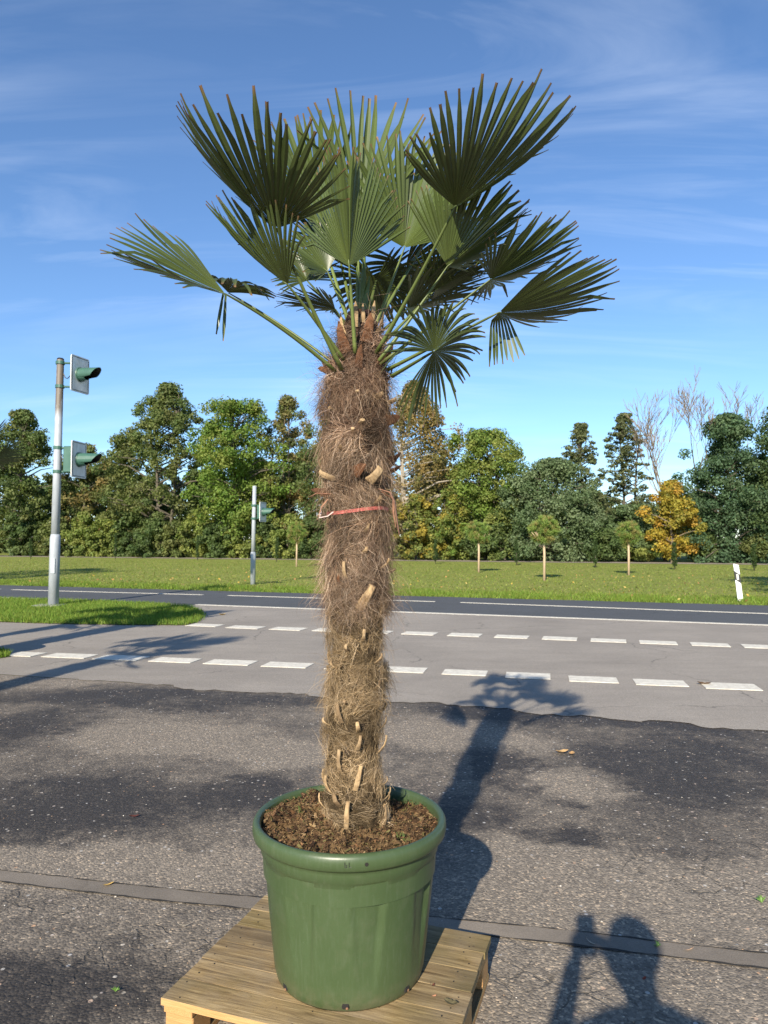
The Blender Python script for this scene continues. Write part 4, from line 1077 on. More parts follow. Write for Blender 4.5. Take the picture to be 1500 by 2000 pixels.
FB_MID = [(0.256, 0.174, 0.106), (0.183, 0.120, 0.073), (0.342, 0.240, 0.163), (0.122, 0.079, 0.050), (0.439, 0.336, 0.250)]
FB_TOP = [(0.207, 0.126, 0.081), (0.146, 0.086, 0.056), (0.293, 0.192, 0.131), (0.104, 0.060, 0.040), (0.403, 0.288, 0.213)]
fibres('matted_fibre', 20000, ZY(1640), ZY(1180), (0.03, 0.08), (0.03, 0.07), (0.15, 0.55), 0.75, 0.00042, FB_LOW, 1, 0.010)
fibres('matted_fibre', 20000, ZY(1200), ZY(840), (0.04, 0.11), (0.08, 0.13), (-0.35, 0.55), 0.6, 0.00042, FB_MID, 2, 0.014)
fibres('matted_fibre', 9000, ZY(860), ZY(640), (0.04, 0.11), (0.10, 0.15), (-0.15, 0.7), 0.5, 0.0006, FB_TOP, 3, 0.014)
SK = [(ZY(735), 1.0), (ZY(775), 1.0), (ZY(850), .9), (ZY(905), .8), (ZY(950), 1.3), (ZY(1010), .7), (ZY(1050), 1.0), (ZY(1085), 1.2), (ZY(1120), 1.0), (ZY(1150), .9)]
fibres('hanging_fibre', 8500, 0, 1, (0.06, 0.15), (0.36, 0.26), (-0.75, 0.35), 0.35, 0.00045, FB_MID + FB_TOP[:2], 4, 0.02, SK, 6, 0.25)
SK2 = [(ZY(1300), 1.0), (ZY(1330), 1.1), (ZY(1355), 1.0), (ZY(1240), 0.6)]
fibres('hanging_fibre', 2600, 0, 1, (0.04, 0.11), (0.30, 0.22), (-0.35, 0.5), 0.4, 0.0005, FB_LOW, 5, 0.014, SK2, 6, 0.15)
fibres('hanging_fibre', 900, ZY(780), ZY(640), (0.06, 0.16), (0.6, 0.3), (0.35, 0.6), 0.3, 0.0006, FB_TOP, 6, 0.02)
fibres('hanging_fibre', 1500, ZY(1640), ZY(1590), (0.05, 0.12), (0.55, 0.25), (-0.5, 0.25), 0.4, 0.0006, FB_LOW, 7, 0.014)
# broad straw-like strips hanging in the skirts
fibres('fibre_strips', 150, 0, 1, (0.06, 0.15), (0.45, 0.25), (-0.7, 0.35), 0.45, 0.0011, [(0.34, 0.25, 0.17), (0.28, 0.20, 0.13), (0.40, 0.31, 0.22)], 8, 0.02, SK, 6, 0.3)

# cut leaf bases
def make_stub(name, c0, c1, c2):
    m, nt, b, out = mat_base(name); n = N(nt); co = n.coord(); oi = n.new('ShaderNodeObjectInfo')
    gr = n.noise(n.coord(scale=(170, 170, 14)), 1.0, 5, 0.65); k = n.noise(co, 35, 5, 0.6)
    c = n.mix(n.rng(gr, 0.3, 0.7), c0, c1); c = n.mix(n.rng(k, 0.42, 0.68, 0, 0.8), c, c2)
    c = n.mix(1.0, c, n.ramp(oi.outputs['Random'], ((0, (0.45, 0.42, 0.40)), (0.4, (0.8, 0.78, 0.75)), (1, (1.15, 1.1, 1.0)))), 'MULTIPLY')
    n.link(c, b.inputs['Base Color']); b.inputs['Roughness'].default_value = 0.85; b.inputs['Specular IOR Level'].default_value = 0.15
    n.link(n.bump(gr, 0.7, 0.004), b.inputs['Normal'])
    return m
M_stub = make_stub('leaf_base', (0.52, 0.39, 0.24), (0.38, 0.26, 0.14), (0.19, 0.12, 0.065))
M_stub_dark = make_stub('leaf_base_dark', (0.21, 0.10, 0.052), (0.13, 0.062, 0.034), (0.06, 0.032, 0.02))
def stub(px, y0, y1, w, dx=0, out=0.03, mat=None, ang=None, name='leaf_base', torn=False):
    """y0: cut upper end, y1: root end (photo rows); on the side facing the camera unless ang is given"""
    z0, z1 = ZY(y0), ZY(y1); x0, r0 = trunk_at(z1); xe, re = trunk_at(z0)
    if ang is None:
        k = max(-0.97, min(0.97, (P(px, y1, D0 - r0).x - x0) / (r0 * 1.0))); a = -math.pi / 2 + math.asin(k)
    else: a = ang
    a2 = a + dx
    rj = random.Random(int(px * 7 + y0 * 13 + y1 * 3)); out *= 1.0 if ZY(1250) > z0 else 0.9
    A = Vector((x0 + (r0 * 1.0) * math.cos(a), D0 + r0 * 1.0 * math.sin(a), z1)); B = Vector((xe + (re + out) * math.cos(a2), D0 + (re + out) * math.sin(a2), z0))
    nrm = Vector((math.cos(a), math.sin(a), 0)); t = (B - A).normalized(); s_ = t.cross(nrm).normalized(); nn = s_.cross(t).normalized()
    v_ = []; n = 5
    for i in range(n):
        f = i / (n - 1); c_ = A.lerp(B, f) + nrm * (0.010 * math.sin(f * 3.1))
        ww = w * ((1.25 - 0.45 * f) if not torn else (1.15 * (1 - f) ** 0.55 + 0.12)) * rj.uniform(.82, 1.15); th = w * ((0.28 + 0.22 * f) if not torn else 0.16)
        c_ = c_ + s_ * rj.uniform(-.12, .12) * w + (nrm * 0.012 * f * f if torn else nrm * 0)
        v_ += [c_ - s_ * ww - nn * th * 0.3, c_ - nn * th * 0.9, c_ + s_ * ww - nn * th * 0.3, c_ + s_ * ww * 0.7 + nn * th * 0.7, c_ + nn * th, c_ - s_ * ww * 0.7 + nn * th * 0.7]
    f_ = [tuple(range(5, -1, -1)), tuple(range((n - 1) * 6, n * 6))]
    for i in range(n - 1):
        for k in range(6): f_.append((i * 6 + k, i * 6 + (k + 1) % 6, (i + 1) * 6 + (k + 1) % 6, (i + 1) * 6 + k))
    return wob(name, v_, f_, mat or M_stub, palm, org=PORG)
for sp_ in ((676, 1540, 1602, .0075, .12, .022), (747, 1562, 1612, .0065, .0, .02), (664, 1530, 1556, .007, -.12, .02), (645, 1500, 1535, .006, -.05, .018), (633, 1540, 1570, .005, -.05, .02), (755, 1532, 1560, .006, .05, .03),
            (694, 1475, 1525, .007, .15, .02), (663, 1447, 1490, .006, .05, .018), (698, 1420, 1450, .0065, .05, .02), (736, 1430, 1465, .006, .2, .025), (667, 1362, 1400, .0065, -.08, .02), (700, 1395, 1415, .007, -.08, .02), (748, 1512, 1530, .006, .05, .02),
            (708, 1222, 1245, .0055, .0, .02), (677, 1250, 1265, .006, .05, .016), (732, 1270, 1290, .006, .1, .02), (655, 1283, 1300, .005, -.05, .015), (730, 1320, 1340, .005, .05, .02), (676, 1355, 1362, .005, 0, .02), (642, 1395, 1410, .006, -.1, .02), (740, 1395, 1420, .006, .1, .02),
            (700, 1140, 1185, .013, .38, .03), (676, 1095, 1130, .006, 0, .02), (742, 1090, 1110, .006, .1, .03), (752, 1110, 1120, .006, .1, .035),
            (652, 925, 940, .010, -.3, .035), (720, 920, 945, .014, .25, .03), (705, 832, 838, .009, 0, .03), (690, 848, 855, .006, 0, .028), (671, 880, 890, .006, 0, .03), (655, 806, 812, .007, -.05, .03), (733, 778, 786, .009, .1, .03), (770, 780, 790, .008, .1, .03), (698, 777, 783, .006, 0, .026), (728, 972, 990, .006, .1, .03), (712, 1024, 1040, .005, .1, .02), (710, 1068, 1080, .006, .05, .02)):
    stub(sp_[0], sp_[1], sp_[2], sp_[3], sp_[4], sp_[5])
rs = random.Random(12)
for i in range(46):            # the same all round the far side
    y1 = rs.uniform(880, 1620); a = rs.uniform(R(10), R(170)); stub(0, y1 - rs.uniform(15, 50), y1, rs.uniform(.005, .009), rs.uniform(-.15, .15), rs.uniform(.015, .03), None, a)
# reddish brown torn sheaths near the crown
def husk(px, y0, y1, w, dx, out, mat=None, ang=None): return stub(px, y0, y1, w, dx, out, mat or M_stub_dark, ang, 'torn_sheath', True)
for h_ in ((676, 640, 700, .016, -.3, .03), (717, 625, 680, .018, .1, .02), (700, 690, 730, .011, .05, .02), (745, 680, 705, .016, .2, .03), (735, 690, 720, .009, .2, .04), (640, 700, 722, .014, -.6, .045), (630, 715, 728, .010, -.5, .05), (755, 815, 826, .016, .3, .03),
           (690, 915, 930, .016, .35, .025), (757, 885, 905, .014, .2, .03), (760, 910, 925, .012, .1, .035), (640, 955, 965, .012, -.5, .05), (665, 1120, 1140, .008, .1, .015)):
    husk(*h_)
for h_ in ((697, 600, 650, .010, -.15, .01), (722, 598, 650, .009, .25, .02), (708, 605, 640, .007, 0, .01), (735, 615, 660, .008, .3, .03), (672, 615, 665, .008, -.35, .02)): stub(*h_, M_stub, None, 'torn_sheath', True)
for i in range(14):
    y1 = rs.uniform(680, 960); a = rs.uniform(R(5), R(175)); husk(0, y1 - rs.uniform(20, 60), y1, rs.uniform(.009, .017), rs.uniform(-.3, .3), rs.uniform(.02, .05), None, a)
# dead sheath strips hanging at both sides below the crown
def hang(pts, w, mat, name='dry_strip'):
    mb = MB(); mb.tube([P(x, y, D0 + dy) for x, y, dy in pts], w, 6, flat=0.25); mb.build(name, mat, palm, PORG)
M_dry = simple('dry_sheath', (0.34, 0.17, 0.10), 0.8, 0.35, 40, 0.2)
hang([(740, 955, -0.11), (762, 962, -0.12), (770, 980, -.12), (775, 1015, -.12), (780, 1045, -.12)], [.006, .011, .013, .010, .005], M_dry)
hang([(745, 960, -.11), (768, 975, -.1), (768, 1000, -.10), (773, 1030, -.10)], [.006, .009, .009, .004], M_dry)
hang([(645, 965, -.1), (618, 964, -.11), (601, 972, -.11)], [.008, .008, .002], M_dry)
hang([(640, 975, -.1), (628, 990, -.11), (620, 1015, -.11)], [.005, .006, .002], M_dry)
hang([(752, 955, -.1), (782, 960, -.1), (800, 975, -.1), (808, 980, -.1)], [.004, .004, .003, .001], M_stub)
hang([(748, 925, -.1), (772, 940, -.1), (792, 962, -.1)], [.003, .003, .001], M_stub)
# red tie band round the trunk
M_tie = simple('red_tie', (0.52, 0.12, 0.10), 0.5, 0.25, 18)
M_tie_end = simple('faded_tie', (0.62, 0.48, 0.42), 0.6, 0.15, 18)
v_ = []; n = 72
for k in range(n):
    a = 2 * math.pi * k / n; z = ZY(999) + 0.006 * math.cos(a) - 0.004 * math.sin(a * 2); x0, r0 = trunk_at(z); rr = r0 + 0.010 + 0.003 * math.sin(5 * a)
    for dz_, dr in ((-.0052, 0), (.0052, .001), (.0052, -.003), (-.0052, -.003)): v_.append((x0 + (rr + dr) * math.cos(a), D0 + (rr + dr) * math.sin(a), z + dz_))
f_ = [(k * 4 + i, ((k + 1) % n) * 4 + i, ((k + 1) % n) * 4 + (i + 1) % 4, k * 4 + (i + 1) % 4) for k in range(n) for i in range(4)]
wob('tie_band', v_, f_, M_tie, palm, org=PORG)
hang([(650, 1000, -.11), (640, 1008, -.125), (624, 1011, -.12), (628, 1000, -.12)], [.005, .004, .004, .002], M_tie_end, 'tie_end')
hang([(624, 985, -.12), (628, 1000, -.125), (618, 1008, -.12)], [.002, .003, .002], M_tie_end, 'tie_end')

# ---- fronds
HEART = P(704, 640, D0)
def frond(hub, tip, nh, span, start=None, nseg=40, cup=0.12, fold=0.10, droop=0.03, split=0.55, seed=0, tint=1.0, lenk=0.3, hang_n=0, sag=0.0, edge_drop=0.0, pr=0.0062):
    """hub (photo px, distance), tip (photo px) of the middle segment, nh: upper-side normal as (right, up, towards viewer) at the hub"""
    g = random.Random(seed)
    hub0 = hub; hub = P(*hub); vw = (hub - Vector((0, 0, CAMH))).normalized(); rt = vw.cross(Vector((0, 0, 1))).normalized(); up = rt.cross(vw).normalized()
    nv = (rt * nh[0] + up * nh[1] - vw * nh[2]).normalized()
    tx_, ty_ = tip
    for it in range(16):           # the blade's curl moves its tip: aim until the tip lands where it belongs
        md = P(tx_, ty_, hub0[2]) - hub; mr, mu = md.dot(rt), md.dot(up)
        lam = -(mr * nh[0] + mu * nh[1]) / (nh[2] if abs(nh[2]) > 1e-3 else 1e-3); lim = 0.95 * math.hypot(mr, mu)
        lam = max(-lim, min(lim, lam))
        m = rt * mr + up * mu - vw * lam; Rr = m.length; m.normalize()
        n1 = (nv - m * nv.dot(m)).normalized()
        e_ = proj(hub + m * Rr + n1 * cup * Rr - Vector((0, 0, droop * Rr)))
        tx_ += (tip[0] - e_[0]) * 0.45; ty_ += (tip[1] - e_[1]) * 0.45
    nv = n1; l = m.cross(nv).normalized()
    span = R(span); dl_ = span / nseg; th = math.tan(dl_ / 2)
    V = []; F = []; C = []
    base_g = np.array((0.042, 0.058, 0.015)) * tint
    for i in range(nseg):
        ph = -span / 2 + dl_ * (i + 0.5)
        L = Rr * ((1 - lenk) + lenk * math.cos(ph * 0.85)) * g.uniform(0.965, 1.03)
        s_ = split * g.uniform(0.86, 1.12) + 0.08 * abs(ph) / (span / 2) * -1
        rows_t = [0.02, 0.12, 0.25, 0.38, s_, s_ + (1 - s_) * .25, s_ + (1 - s_) * .5, s_ + (1 - s_) * .72, s_ + (1 - s_) * .88, 1.0]
        jit = g.gauss(0, 0.026); jn = g.gauss(0, 0.06); bent = g.uniform(0.5, 1.1) if g.random() < 0.09 else 0.0; shade = g.uniform(0.82, 1.2); dr = droop * g.uniform(0.4, 1.8)
        edge_i = abs(i + .5 - nseg / 2) / (nseg / 2)
        fall = 0.0
        if hang_n and (i < hang_n): fall = 0.9
        tipw = g.uniform(0.30, 0.48)
        b0 = len(V)
        for t in rows_t:
            r = t * L
            fr = max(0.0, (t - s_) / (1 - s_))
            ang = ph + jit * fr
            sg = 1.0 if ph >= 0 else -1.0; ps = R(fold) * min(1.0, abs(ph) / 0.22)
            l2 = l * math.cos(ps) + nv * sg * math.sin(ps); n2 = nv * math.cos(ps) - l * sg * math.sin(ps)
            e = m * math.cos(ang) + l2 * math.sin(ang); fdir = l2 * math.cos(ang) - m * math.sin(ang)
            w = min(r, s_ * L) * th * 1.0
            if fr > 0: w *= (1 + 0.22 * min(1, fr * 3)) * max(tipw, 1 - fr ** 4.5) * (1 - 0.05 * min(1, fr * 4))
            pl = w * 0.5
            off = cup * r * r / Rr + jn * fr * fr * L * 0.5
            c_ = hub + e * r + n2 * off
            c_ += Vector((0, 0, -1)) * (dr * t ** 3 * L + edge_drop * edge_i ** 2 * t * t * L)
            if bent and fr > 0.45: c_ += Vector((0, 0, -1)) * bent * (fr - 0.45) * 0.55 * L * (1 - s_)
            if fall and t > 0.3:
                c_ = hub + e * (0.3 * L) + nv * off * 0.3 + Vector((0, 0, -1)) * (t - 0.3) * L * 0.62 + l * ((i - hang_n * .5) / max(3, hang_n) * 0.55) * (t - .3) * L + m * (t - .3) * L * 0.1; w *= 0.62; pl *= .6
            V += [c_ - fdir * w + n2 * pl * 0.5, c_ - n2 * pl * 0.5, c_ + fdir * w + n2 * pl * 0.5]
            yel = 0.22 * max(0, 1 - t * 3)
            col = base_g * shade * (1 + 0.25 * fr) + np.array((0.05, 0.05, 0.0)) * yel
            if t > 0.9: col = np.array((0.16, 0.085, 0.045)) * g.uniform(0.6, 1.3) if t == 1.0 else col * 0.6 + np.array((0.10, 0.09, 0.03)) * 0.4
            C += [col * 0.92, col * 1.25, col * 0.92]
        for j in range(len(rows_t) - 1):
            a = b0 + j * 3; F += [(a, a + 1, a + 4, a + 3), (a + 1, a + 2, a + 5, a + 4)]
    fo = wob('frond', V, F, M_frond, palm, np.array(C), org=PORG)
    # petiole
    if start is None: s0 = HEART.copy()
    else: s0 = P(*start)
    mid = s0.lerp(hub, 0.5) + Vector((0, 0, sag)) + (hub - s0).cross(Vector((0, 0, 1))) * 0.0
    pts = []; rad = []
    for k in range(11):
        t = k / 10; p = s0 * (1 - t) ** 2 + mid * 2 * t * (1 - t) + hub * t * t
        pts.append(p); rad.append(pr * (1.45 - 0.75 * t) if t < 0.9 else pr * (0.75 if t < 1 else 0.5))
    pts.append(hub + m * 0.02); rad.append(pr * 0.3)
    mb = MB(); mb.tube(pts, rad, 8, flat=0.7)
    pc_ = []
    for k in range(12):
        t = k / 11; pc_ += [np.array((0.105, 0.135, 0.035)) * (1 - 0.25 * t) * tint] * 8
    mb.build('petiole', M_petiole, fo, PORG, smooth=True, col=np.array(pc_))
    return fo
M_petiole = attr_mat('petiole', 0.42, 0.4)
dz0 = D0
FR = [          # fold: degrees each half is folded up out of the plane
 # upper left, seen from below
 dict(hub=(540, 446, 2.02), tip=(358, 204), nh=(0.34, 0.86, -0.38), span=200, start=(668, 722, 2.24), cup=0.26, fold=20, seed=1, nseg=40, sag=-.02, lenk=.42),
 # far left, almost edge on, and the small torn one behind it
 dict(hub=(440, 574, 2.06), tip=(204, 490), nh=(0.332, 0.943, 0.26), span=140, start=(655, 725, 2.26), cup=0.07, fold=14, seed=2, nseg=28, sag=.03, hang_n=2, lenk=.45),
 dict(hub=(446, 572, 2.36), tip=(500, 556), nh=(0.1, 0.9, -0.35), span=130, start=(655, 712, 2.33), cup=-0.1, fold=6, seed=3, nseg=10, sag=.02, droop=.3, pr=.005),
 # left middle
 dict(hub=(562, 556, 2.12), tip=(406, 400), nh=(0.52, 0.80, -0.30), span=165, start=(672, 705, 2.26), cup=0.22, fold=20, seed=4, nseg=34, sag=.01, lenk=.42),
 # centre, its underside to the viewer, folded backwards; the tall one behind it
 dict(hub=(682, 520, 2.16), tip=(664, 290), nh=(0.10, 0.14, -0.97), span=150, start=(694, 690, 2.24), cup=0.04, fold=46, seed=5, nseg=36, droop=0.0, tint=1.3, pr=.0075, lenk=.3),
 dict(hub=(700, 440, 2.50), tip=(738, 190), nh=(0.0, 0.25, 0.96), span=96, start=(700, 660, 2.36), cup=0.03, fold=30, seed=6, nseg=16, droop=0.0, split=.42, tint=1.45),
 dict(hub=(790, 484, 2.46), tip=(834, 268), nh=(-0.1, 0.25, 0.95), span=165, start=(722, 668, 2.36), cup=0.02, fold=38, seed=7, nseg=34, droop=.01, tint=1.4),
 dict(hub=(622, 440, 2.62), tip=(552, 236), nh=(0.2, 0.3, 0.93), span=110, start=(690, 660, 2.40), cup=0.04, fold=38, seed=8, nseg=24, droop=.01, tint=1.45),
 # upper right, seen from below
 dict(hub=(889, 404, 2.04), tip=(1126, 216), nh=(-0.30, 0.86, -0.40), span=215, start=(735, 690, 2.26), cup=0.26, fold=20, seed=9, nseg=42, sag=-.02, lenk=.42),
 # right middle, underside to the viewer
 dict(hub=(874, 520, 2.20), tip=(1032, 394), nh=(-0.20, 0.60, -0.78), span=180, start=(740, 705, 2.22), cup=0.08, fold=36, seed=10, nseg=40, sag=-.01, tint=1.1, lenk=.32),
 dict(hub=(958, 546, 2.20), tip=(1132, 466), nh=(-0.22, 0.88, -0.40), span=215, start=(742, 712, 2.28), cup=0.24, fold=12, seed=11, nseg=40, edge_drop=.30, lenk=.4),
 dict(hub=(975, 610, 2.10), tip=(1178, 588), nh=(-0.05, 0.90, -0.42), span=165, start=(757, 722, 2.28), cup=0.24, fold=8, seed=12, nseg=34, hang_n=8, lenk=.22, edge_drop=.22),
 # lower right, hanging disc
 dict(hub=(848, 686, 2.12), tip=(946, 650), nh=(-0.62, 0.36, -0.69), span=300, start=(765, 735, 2.26), cup=0.03, fold=10, seed=13, nseg=44, droop=.25, lenk=0.02, tint=.85, split=.5),
 # behind the heart
 dict(hub=(655, 604, 2.50), tip=(536, 588), nh=(0.13, 0.96, -0.22), span=170, start=(690, 665, 2.40), cup=0.05, fold=8, seed=14, nseg=34, droop=.06),
 dict(hub=(640, 530, 2.52), tip=(552, 462), nh=(0.40, 0.55, 0.60), span=170, start=(694, 655, 2.40), cup=0.02, fold=25, seed=15, nseg=34, tint=1.2),
 dict(hub=(735, 548, 2.66), tip=(742, 640), nh=(0.05, 0.55, -0.80), span=310, start=(708, 650, 2.42), cup=0.0, fold=5, seed=16, nseg=42, droop=.10, lenk=.05, tint=.85),
 dict(hub=(800, 600, 2.52), tip=(962, 558), nh=(-0.25, 0.92, -0.32), span=180, start=(722, 668, 2.40), cup=0.05, fold=10, seed=17, nseg=36, droop=.05),
 dict(hub=(792, 520, 2.80), tip=(820, 610), nh=(-0.1, 0.6, -0.75), span=300, start=(716, 655, 2.44), cup=0.0, fold=5, seed=18, nseg=40, droop=.15, lenk=.05),
 dict(hub=(664, 505, 2.72), tip=(604, 392), nh=(0.2, 0.4, 0.85), span=190, start=(698, 655, 2.44), cup=0.02, fold=25, seed=20, nseg=36, droop=.03, tint=1.1),
 dict(hub=(832, 470, 2.66), tip=(905, 352), nh=(-0.2, 0.35, 0.9), span=180, start=(718, 660, 2.42), cup=0.02, fold=25, seed=21, nseg=36, droop=.03, tint=1.1),
 dict(hub=(850, 566, 2.42), tip=(968, 508), nh=(-0.3, 0.74, -0.55), span=210, start=(730, 690, 2.36), cup=0.10, fold=15, seed=22, nseg=38, droop=.05),
 dict(hub=(600, 548, 2.80), tip=(570, 470), nh=(0.2, 0.4, 0.8), span=210, start=(696, 655, 2.44), cup=0.0, fold=15, seed=19, nseg=38, droop=.1),
]
for d_ in FR: frond(**d_)
# young spear leaves in the heart
mb = MB()
for (x, y, dy) in ((713, 480, .06), (697, 520, .1), (722, 540, .04)):
    p = P(x, y, D0 + dy); mb.tube([HEART + Vector((0, dy * .5, -.03)), HEART.lerp(p, .5), p], [.012, .011, .002], 7)
mb.build('spear_leaf', M_petiole, palm, PORG, smooth=True, col=np.tile((0.10, 0.14, 0.035), (len(mb.v), 1)))
tag(palm, 'tall potted fan palm with shaggy fibrous trunk tied with a red band', 'palm tree', 'fan palms')

# more potted palms standing in a row to the left of the frame
for i, (x, y, rz, s, nm) in enumerate(((-5.50, 9.0, R(200), 1.25, 'second'), (-4.95, 4.0, R(70), 1.4, 'third'), (-6.15, 7.3, R(215), 1.4, 'fourth'), (-6.9, 8.7, R(300), 1.5, 'fifth'))):
    p2 = copy_tree(palm); p2.location = (x, y, HP * s - 0.03); p2.rotation_euler = (0, 0, rz); p2.scale = (s, s, s)
    p2['label'] = {'second': 'second fan palm whose fan leaf tips show beside the tall signal mast', 'third': 'third fan palm on the yard that shades the asphalt before the white blocks', 'fourth': 'fourth fan palm of the row, its shade lying across the cycle lane', 'fifth': 'fifth and tallest fan palm of the row beside the grass island'}[nm]
    q2 = copy_tree(pot); q2.location = (x, y, 0.001); q2.rotation_euler = (0, 0, rz); q2.scale = (s, s, s)
    q2['label'] = 'green plastic pot of the %s fan palm' % nm

# ------------------------------------------------------------------ loose bits on the ground
M_pebble = simple('pebble', (0.42, 0.38, 0.32), 0.85, 0.4, 3)
g = np.random.default_rng(31); n = 1500
Yp = 1.9 + 5.0 * g.uniform(0, 1, n) ** 1.6; Xp = g.uniform(-0.62, 0.62, n) * Yp
V = []; F = []; C = []
oct_v = np.array([(1, 0, 0), (-1, 0, 0), (0, 1, 0), (0, -1, 0), (0, 0, 1), (0, 0, -.3)]); oct_f = np.array([(0, 2, 4), (2, 1, 4), (1, 3, 4), (3, 0, 4), (2, 0, 5), (1, 2, 5), (3, 1, 5), (0, 3, 5)])
sz = g.uniform(0.0015, 0.0042, n) * np.where(g.uniform(0, 1, n) < .06, 1.8, 1)
a = g.uniform(0, 6.28, n); ca_, sb_ = np.cos(a), np.sin(a)
vv = oct_v[None] * (sz[:, None] * g.uniform(.7, 1.3, (n, 3)) * np.array([1.2, .9, .6]))[:, None, :]
X_ = vv[:, :, 0] * ca_[:, None] - vv[:, :, 1] * sb_[:, None] + Xp[:, None]; Y_ = vv[:, :, 0] * sb_[:, None] + vv[:, :, 1] * ca_[:, None] + Yp[:, None]
Z_ = vv[:, :, 2] + 0.0015
V = np.stack([X_, Y_, Z_], 2).reshape(-1, 3); F = (oct_f[None] + (np.arange(n) * 6)[:, None, None]).reshape(-1, 3)
pal = np.array([(.42, .38, .32), (.3, .27, .23), (.5, .47, .42), (.4, .27, .17), (.2, .18, .16)]); C = np.repeat(pal[g.integers(0, 5, n)] * g.uniform(.7, 1.2, (n, 1)), 6, 0)
stuff(tag(obj('grit', new_mesh('grit', V, F, M_attr, C)), 'loose light grit strewn over the coarse asphalt', 'grit'))

def dead_leaf(px, py, size, rz, c, label, z=0.004, curl=0.35, asp=0.6):
    b = G(px, py, z); rr = random.Random(int(px)); n = 9; v_ = []; f_ = []; cc = []
    for i in range(n):
        t = i / (n - 1); w = size * asp * 0.5 * math.sin(math.pi * min(1, t * 0.97 + 0.03)) ** 0.7 * rr.uniform(.75, 1.1)
        zz = size * curl * (t - .5) ** 2 * 2
        v_ += [(size * (t - .5), -w, zz + w * .5), (size * (t - .5), 0, zz + 0.001), (size * (t - .5), w, zz + w * .4)]
        cc += [np.array(c) * rr.uniform(.7, 1.2) for _ in range(3)]
    for i in range(n - 1):
        for k in (0, 1): f_.append((i * 3 + k, (i + 1) * 3 + k, (i + 1) * 3 + k + 1, i * 3 + k + 1))
    o = obj('fallen_leaf', new_mesh('fallen_leaf', v_, f_, M_attr, np.array(cc))); o.location = b; o.rotation_euler = (rr.uniform(-.2, .2), rr.uniform(-.1, .1), rz)
    tag(o, label, 'leaf', 'fallen leaves on the asphalt')
dead_leaf(1098, 1470, .10, 0.3, (.40, .26, .12), 'curled tan leaf on the asphalt beside the palm shadow')
dead_leaf(1117, 1473, .07, 1.2, (.36, .22, .10), 'smaller tan leaf lying against the curled tan leaf')
dead_leaf(1376, 1337, .16, 0.1, (.16, .10, .06), 'dark dry leaf at the end of a white block')
dead_leaf(212, 1729, .045, .5, (.5, .33, .10), 'small yellow leaf on the joint strip')
dead_leaf(262, 1595, .055, .2, (.07, .025, .02), 'dark red leaf on the stained asphalt', asp=.45)
dead_leaf(360, 1808, .05, -.1, (.5, .42, .3), 'pale straw leaf beside the pallet', asp=.16)
dead_leaf(1155, 1842, .045, -.8, (.42, .34, .26), 'pale leaf stalk within the photographer shadow', asp=.16)
dead_leaf(1345, 1856, .05, .3, (.42, .28, .18), 'brown straw leaf on the joint strip', asp=.18)
dead_leaf(434, 1201, .16, .6, (.5, .33, .07), 'yellow leaf on the cycle lane past the grass island')
dead_leaf(1258, 1912, .022, .8, (.22, .05, .03), 'small red leaf on the cracked asphalt', asp=.5)
dead_leaf(848, 1946, .016, .4, (.55, .26, .14), 'tiny orange leaf on the pallet beside the pot', z=.1465)
dead_leaf(846, 1925, .020, 1.2, (.14, .05, .03), 'tiny dark red leaf on the pallet beside the pot', z=.1465, asp=.45)
dead_leaf(882, 1960, .045, -.6, (.10, .085, .045), 'mossy brown clump on the pallet beside the pot', z=.1465, asp=.5)
# leaf litter on the lawn
g = np.random.default_rng(5); n = 230
lp = band(n, 0.6, 16, -16, 16, 44, 1.3); s = g.uniform(0.03, 0.07, n)[:, None]
d = g.normal(size=(n, 3)); d[:, 2] *= .4; d /= np.linalg.norm(d, axis=1)[:, None]; e = np.cross(d, g.normal(size=(n, 3))); e /= np.linalg.norm(e, axis=1)[:, None]
c0 = np.concatenate([lp, np.full((n, 1), 0.05)], 1); V = np.stack([c0 - d * s, c0 + e * s * .6, c0 + d * s, c0 - e * s * .6], 1).reshape(-1, 3)
pal = np.array([(.42, .28, .06), (.34, .20, .07), (.48, .36, .12), (.26, .15, .06)]); C = np.repeat(pal[g.integers(0, 4, n)], 4, 0)
stuff(tag(obj('leaf_litter', new_mesh('leaf_litter', V, np.arange(4 * n).reshape(-1, 4), M_attr, C)), 'scattered yellow autumn leaves on the lawn', 'leaves'))
# weeds in cracks
def weed(px, py, label, s=0.02):
    b = G(px, py); mb = MB(); rr = random.Random(int(px))
    for q in range(9):
        a = rr.uniform(0, 6.28); t_ = Vector((math.cos(a) * s * rr.uniform(.5, 1), math.sin(a) * s * rr.uniform(.5, 1), s * rr.uniform(.3, .8)))
        mb.tube([(0, 0, 0), t_ * .5 + Vector((0, 0, s * .15)), t_], [s * .05, s * .16, s * .02], 5, flat=.4)
    o = mb.build('weed', M_weed); o.location = (b.x, b.y, 0.002); tag(o, label, 'weed', 'weeds in the asphalt')
M_weed = simple('weed_green', (.10, .19, .03), .6)
weed(226, 1938, 'small green weed in the stained asphalt beside the pallet', .018); weed(1284, 1850, 'small green weed in the joint strip', .02); weed(1488, 1764, 'small yellow green weed in the cracked asphalt', .03)

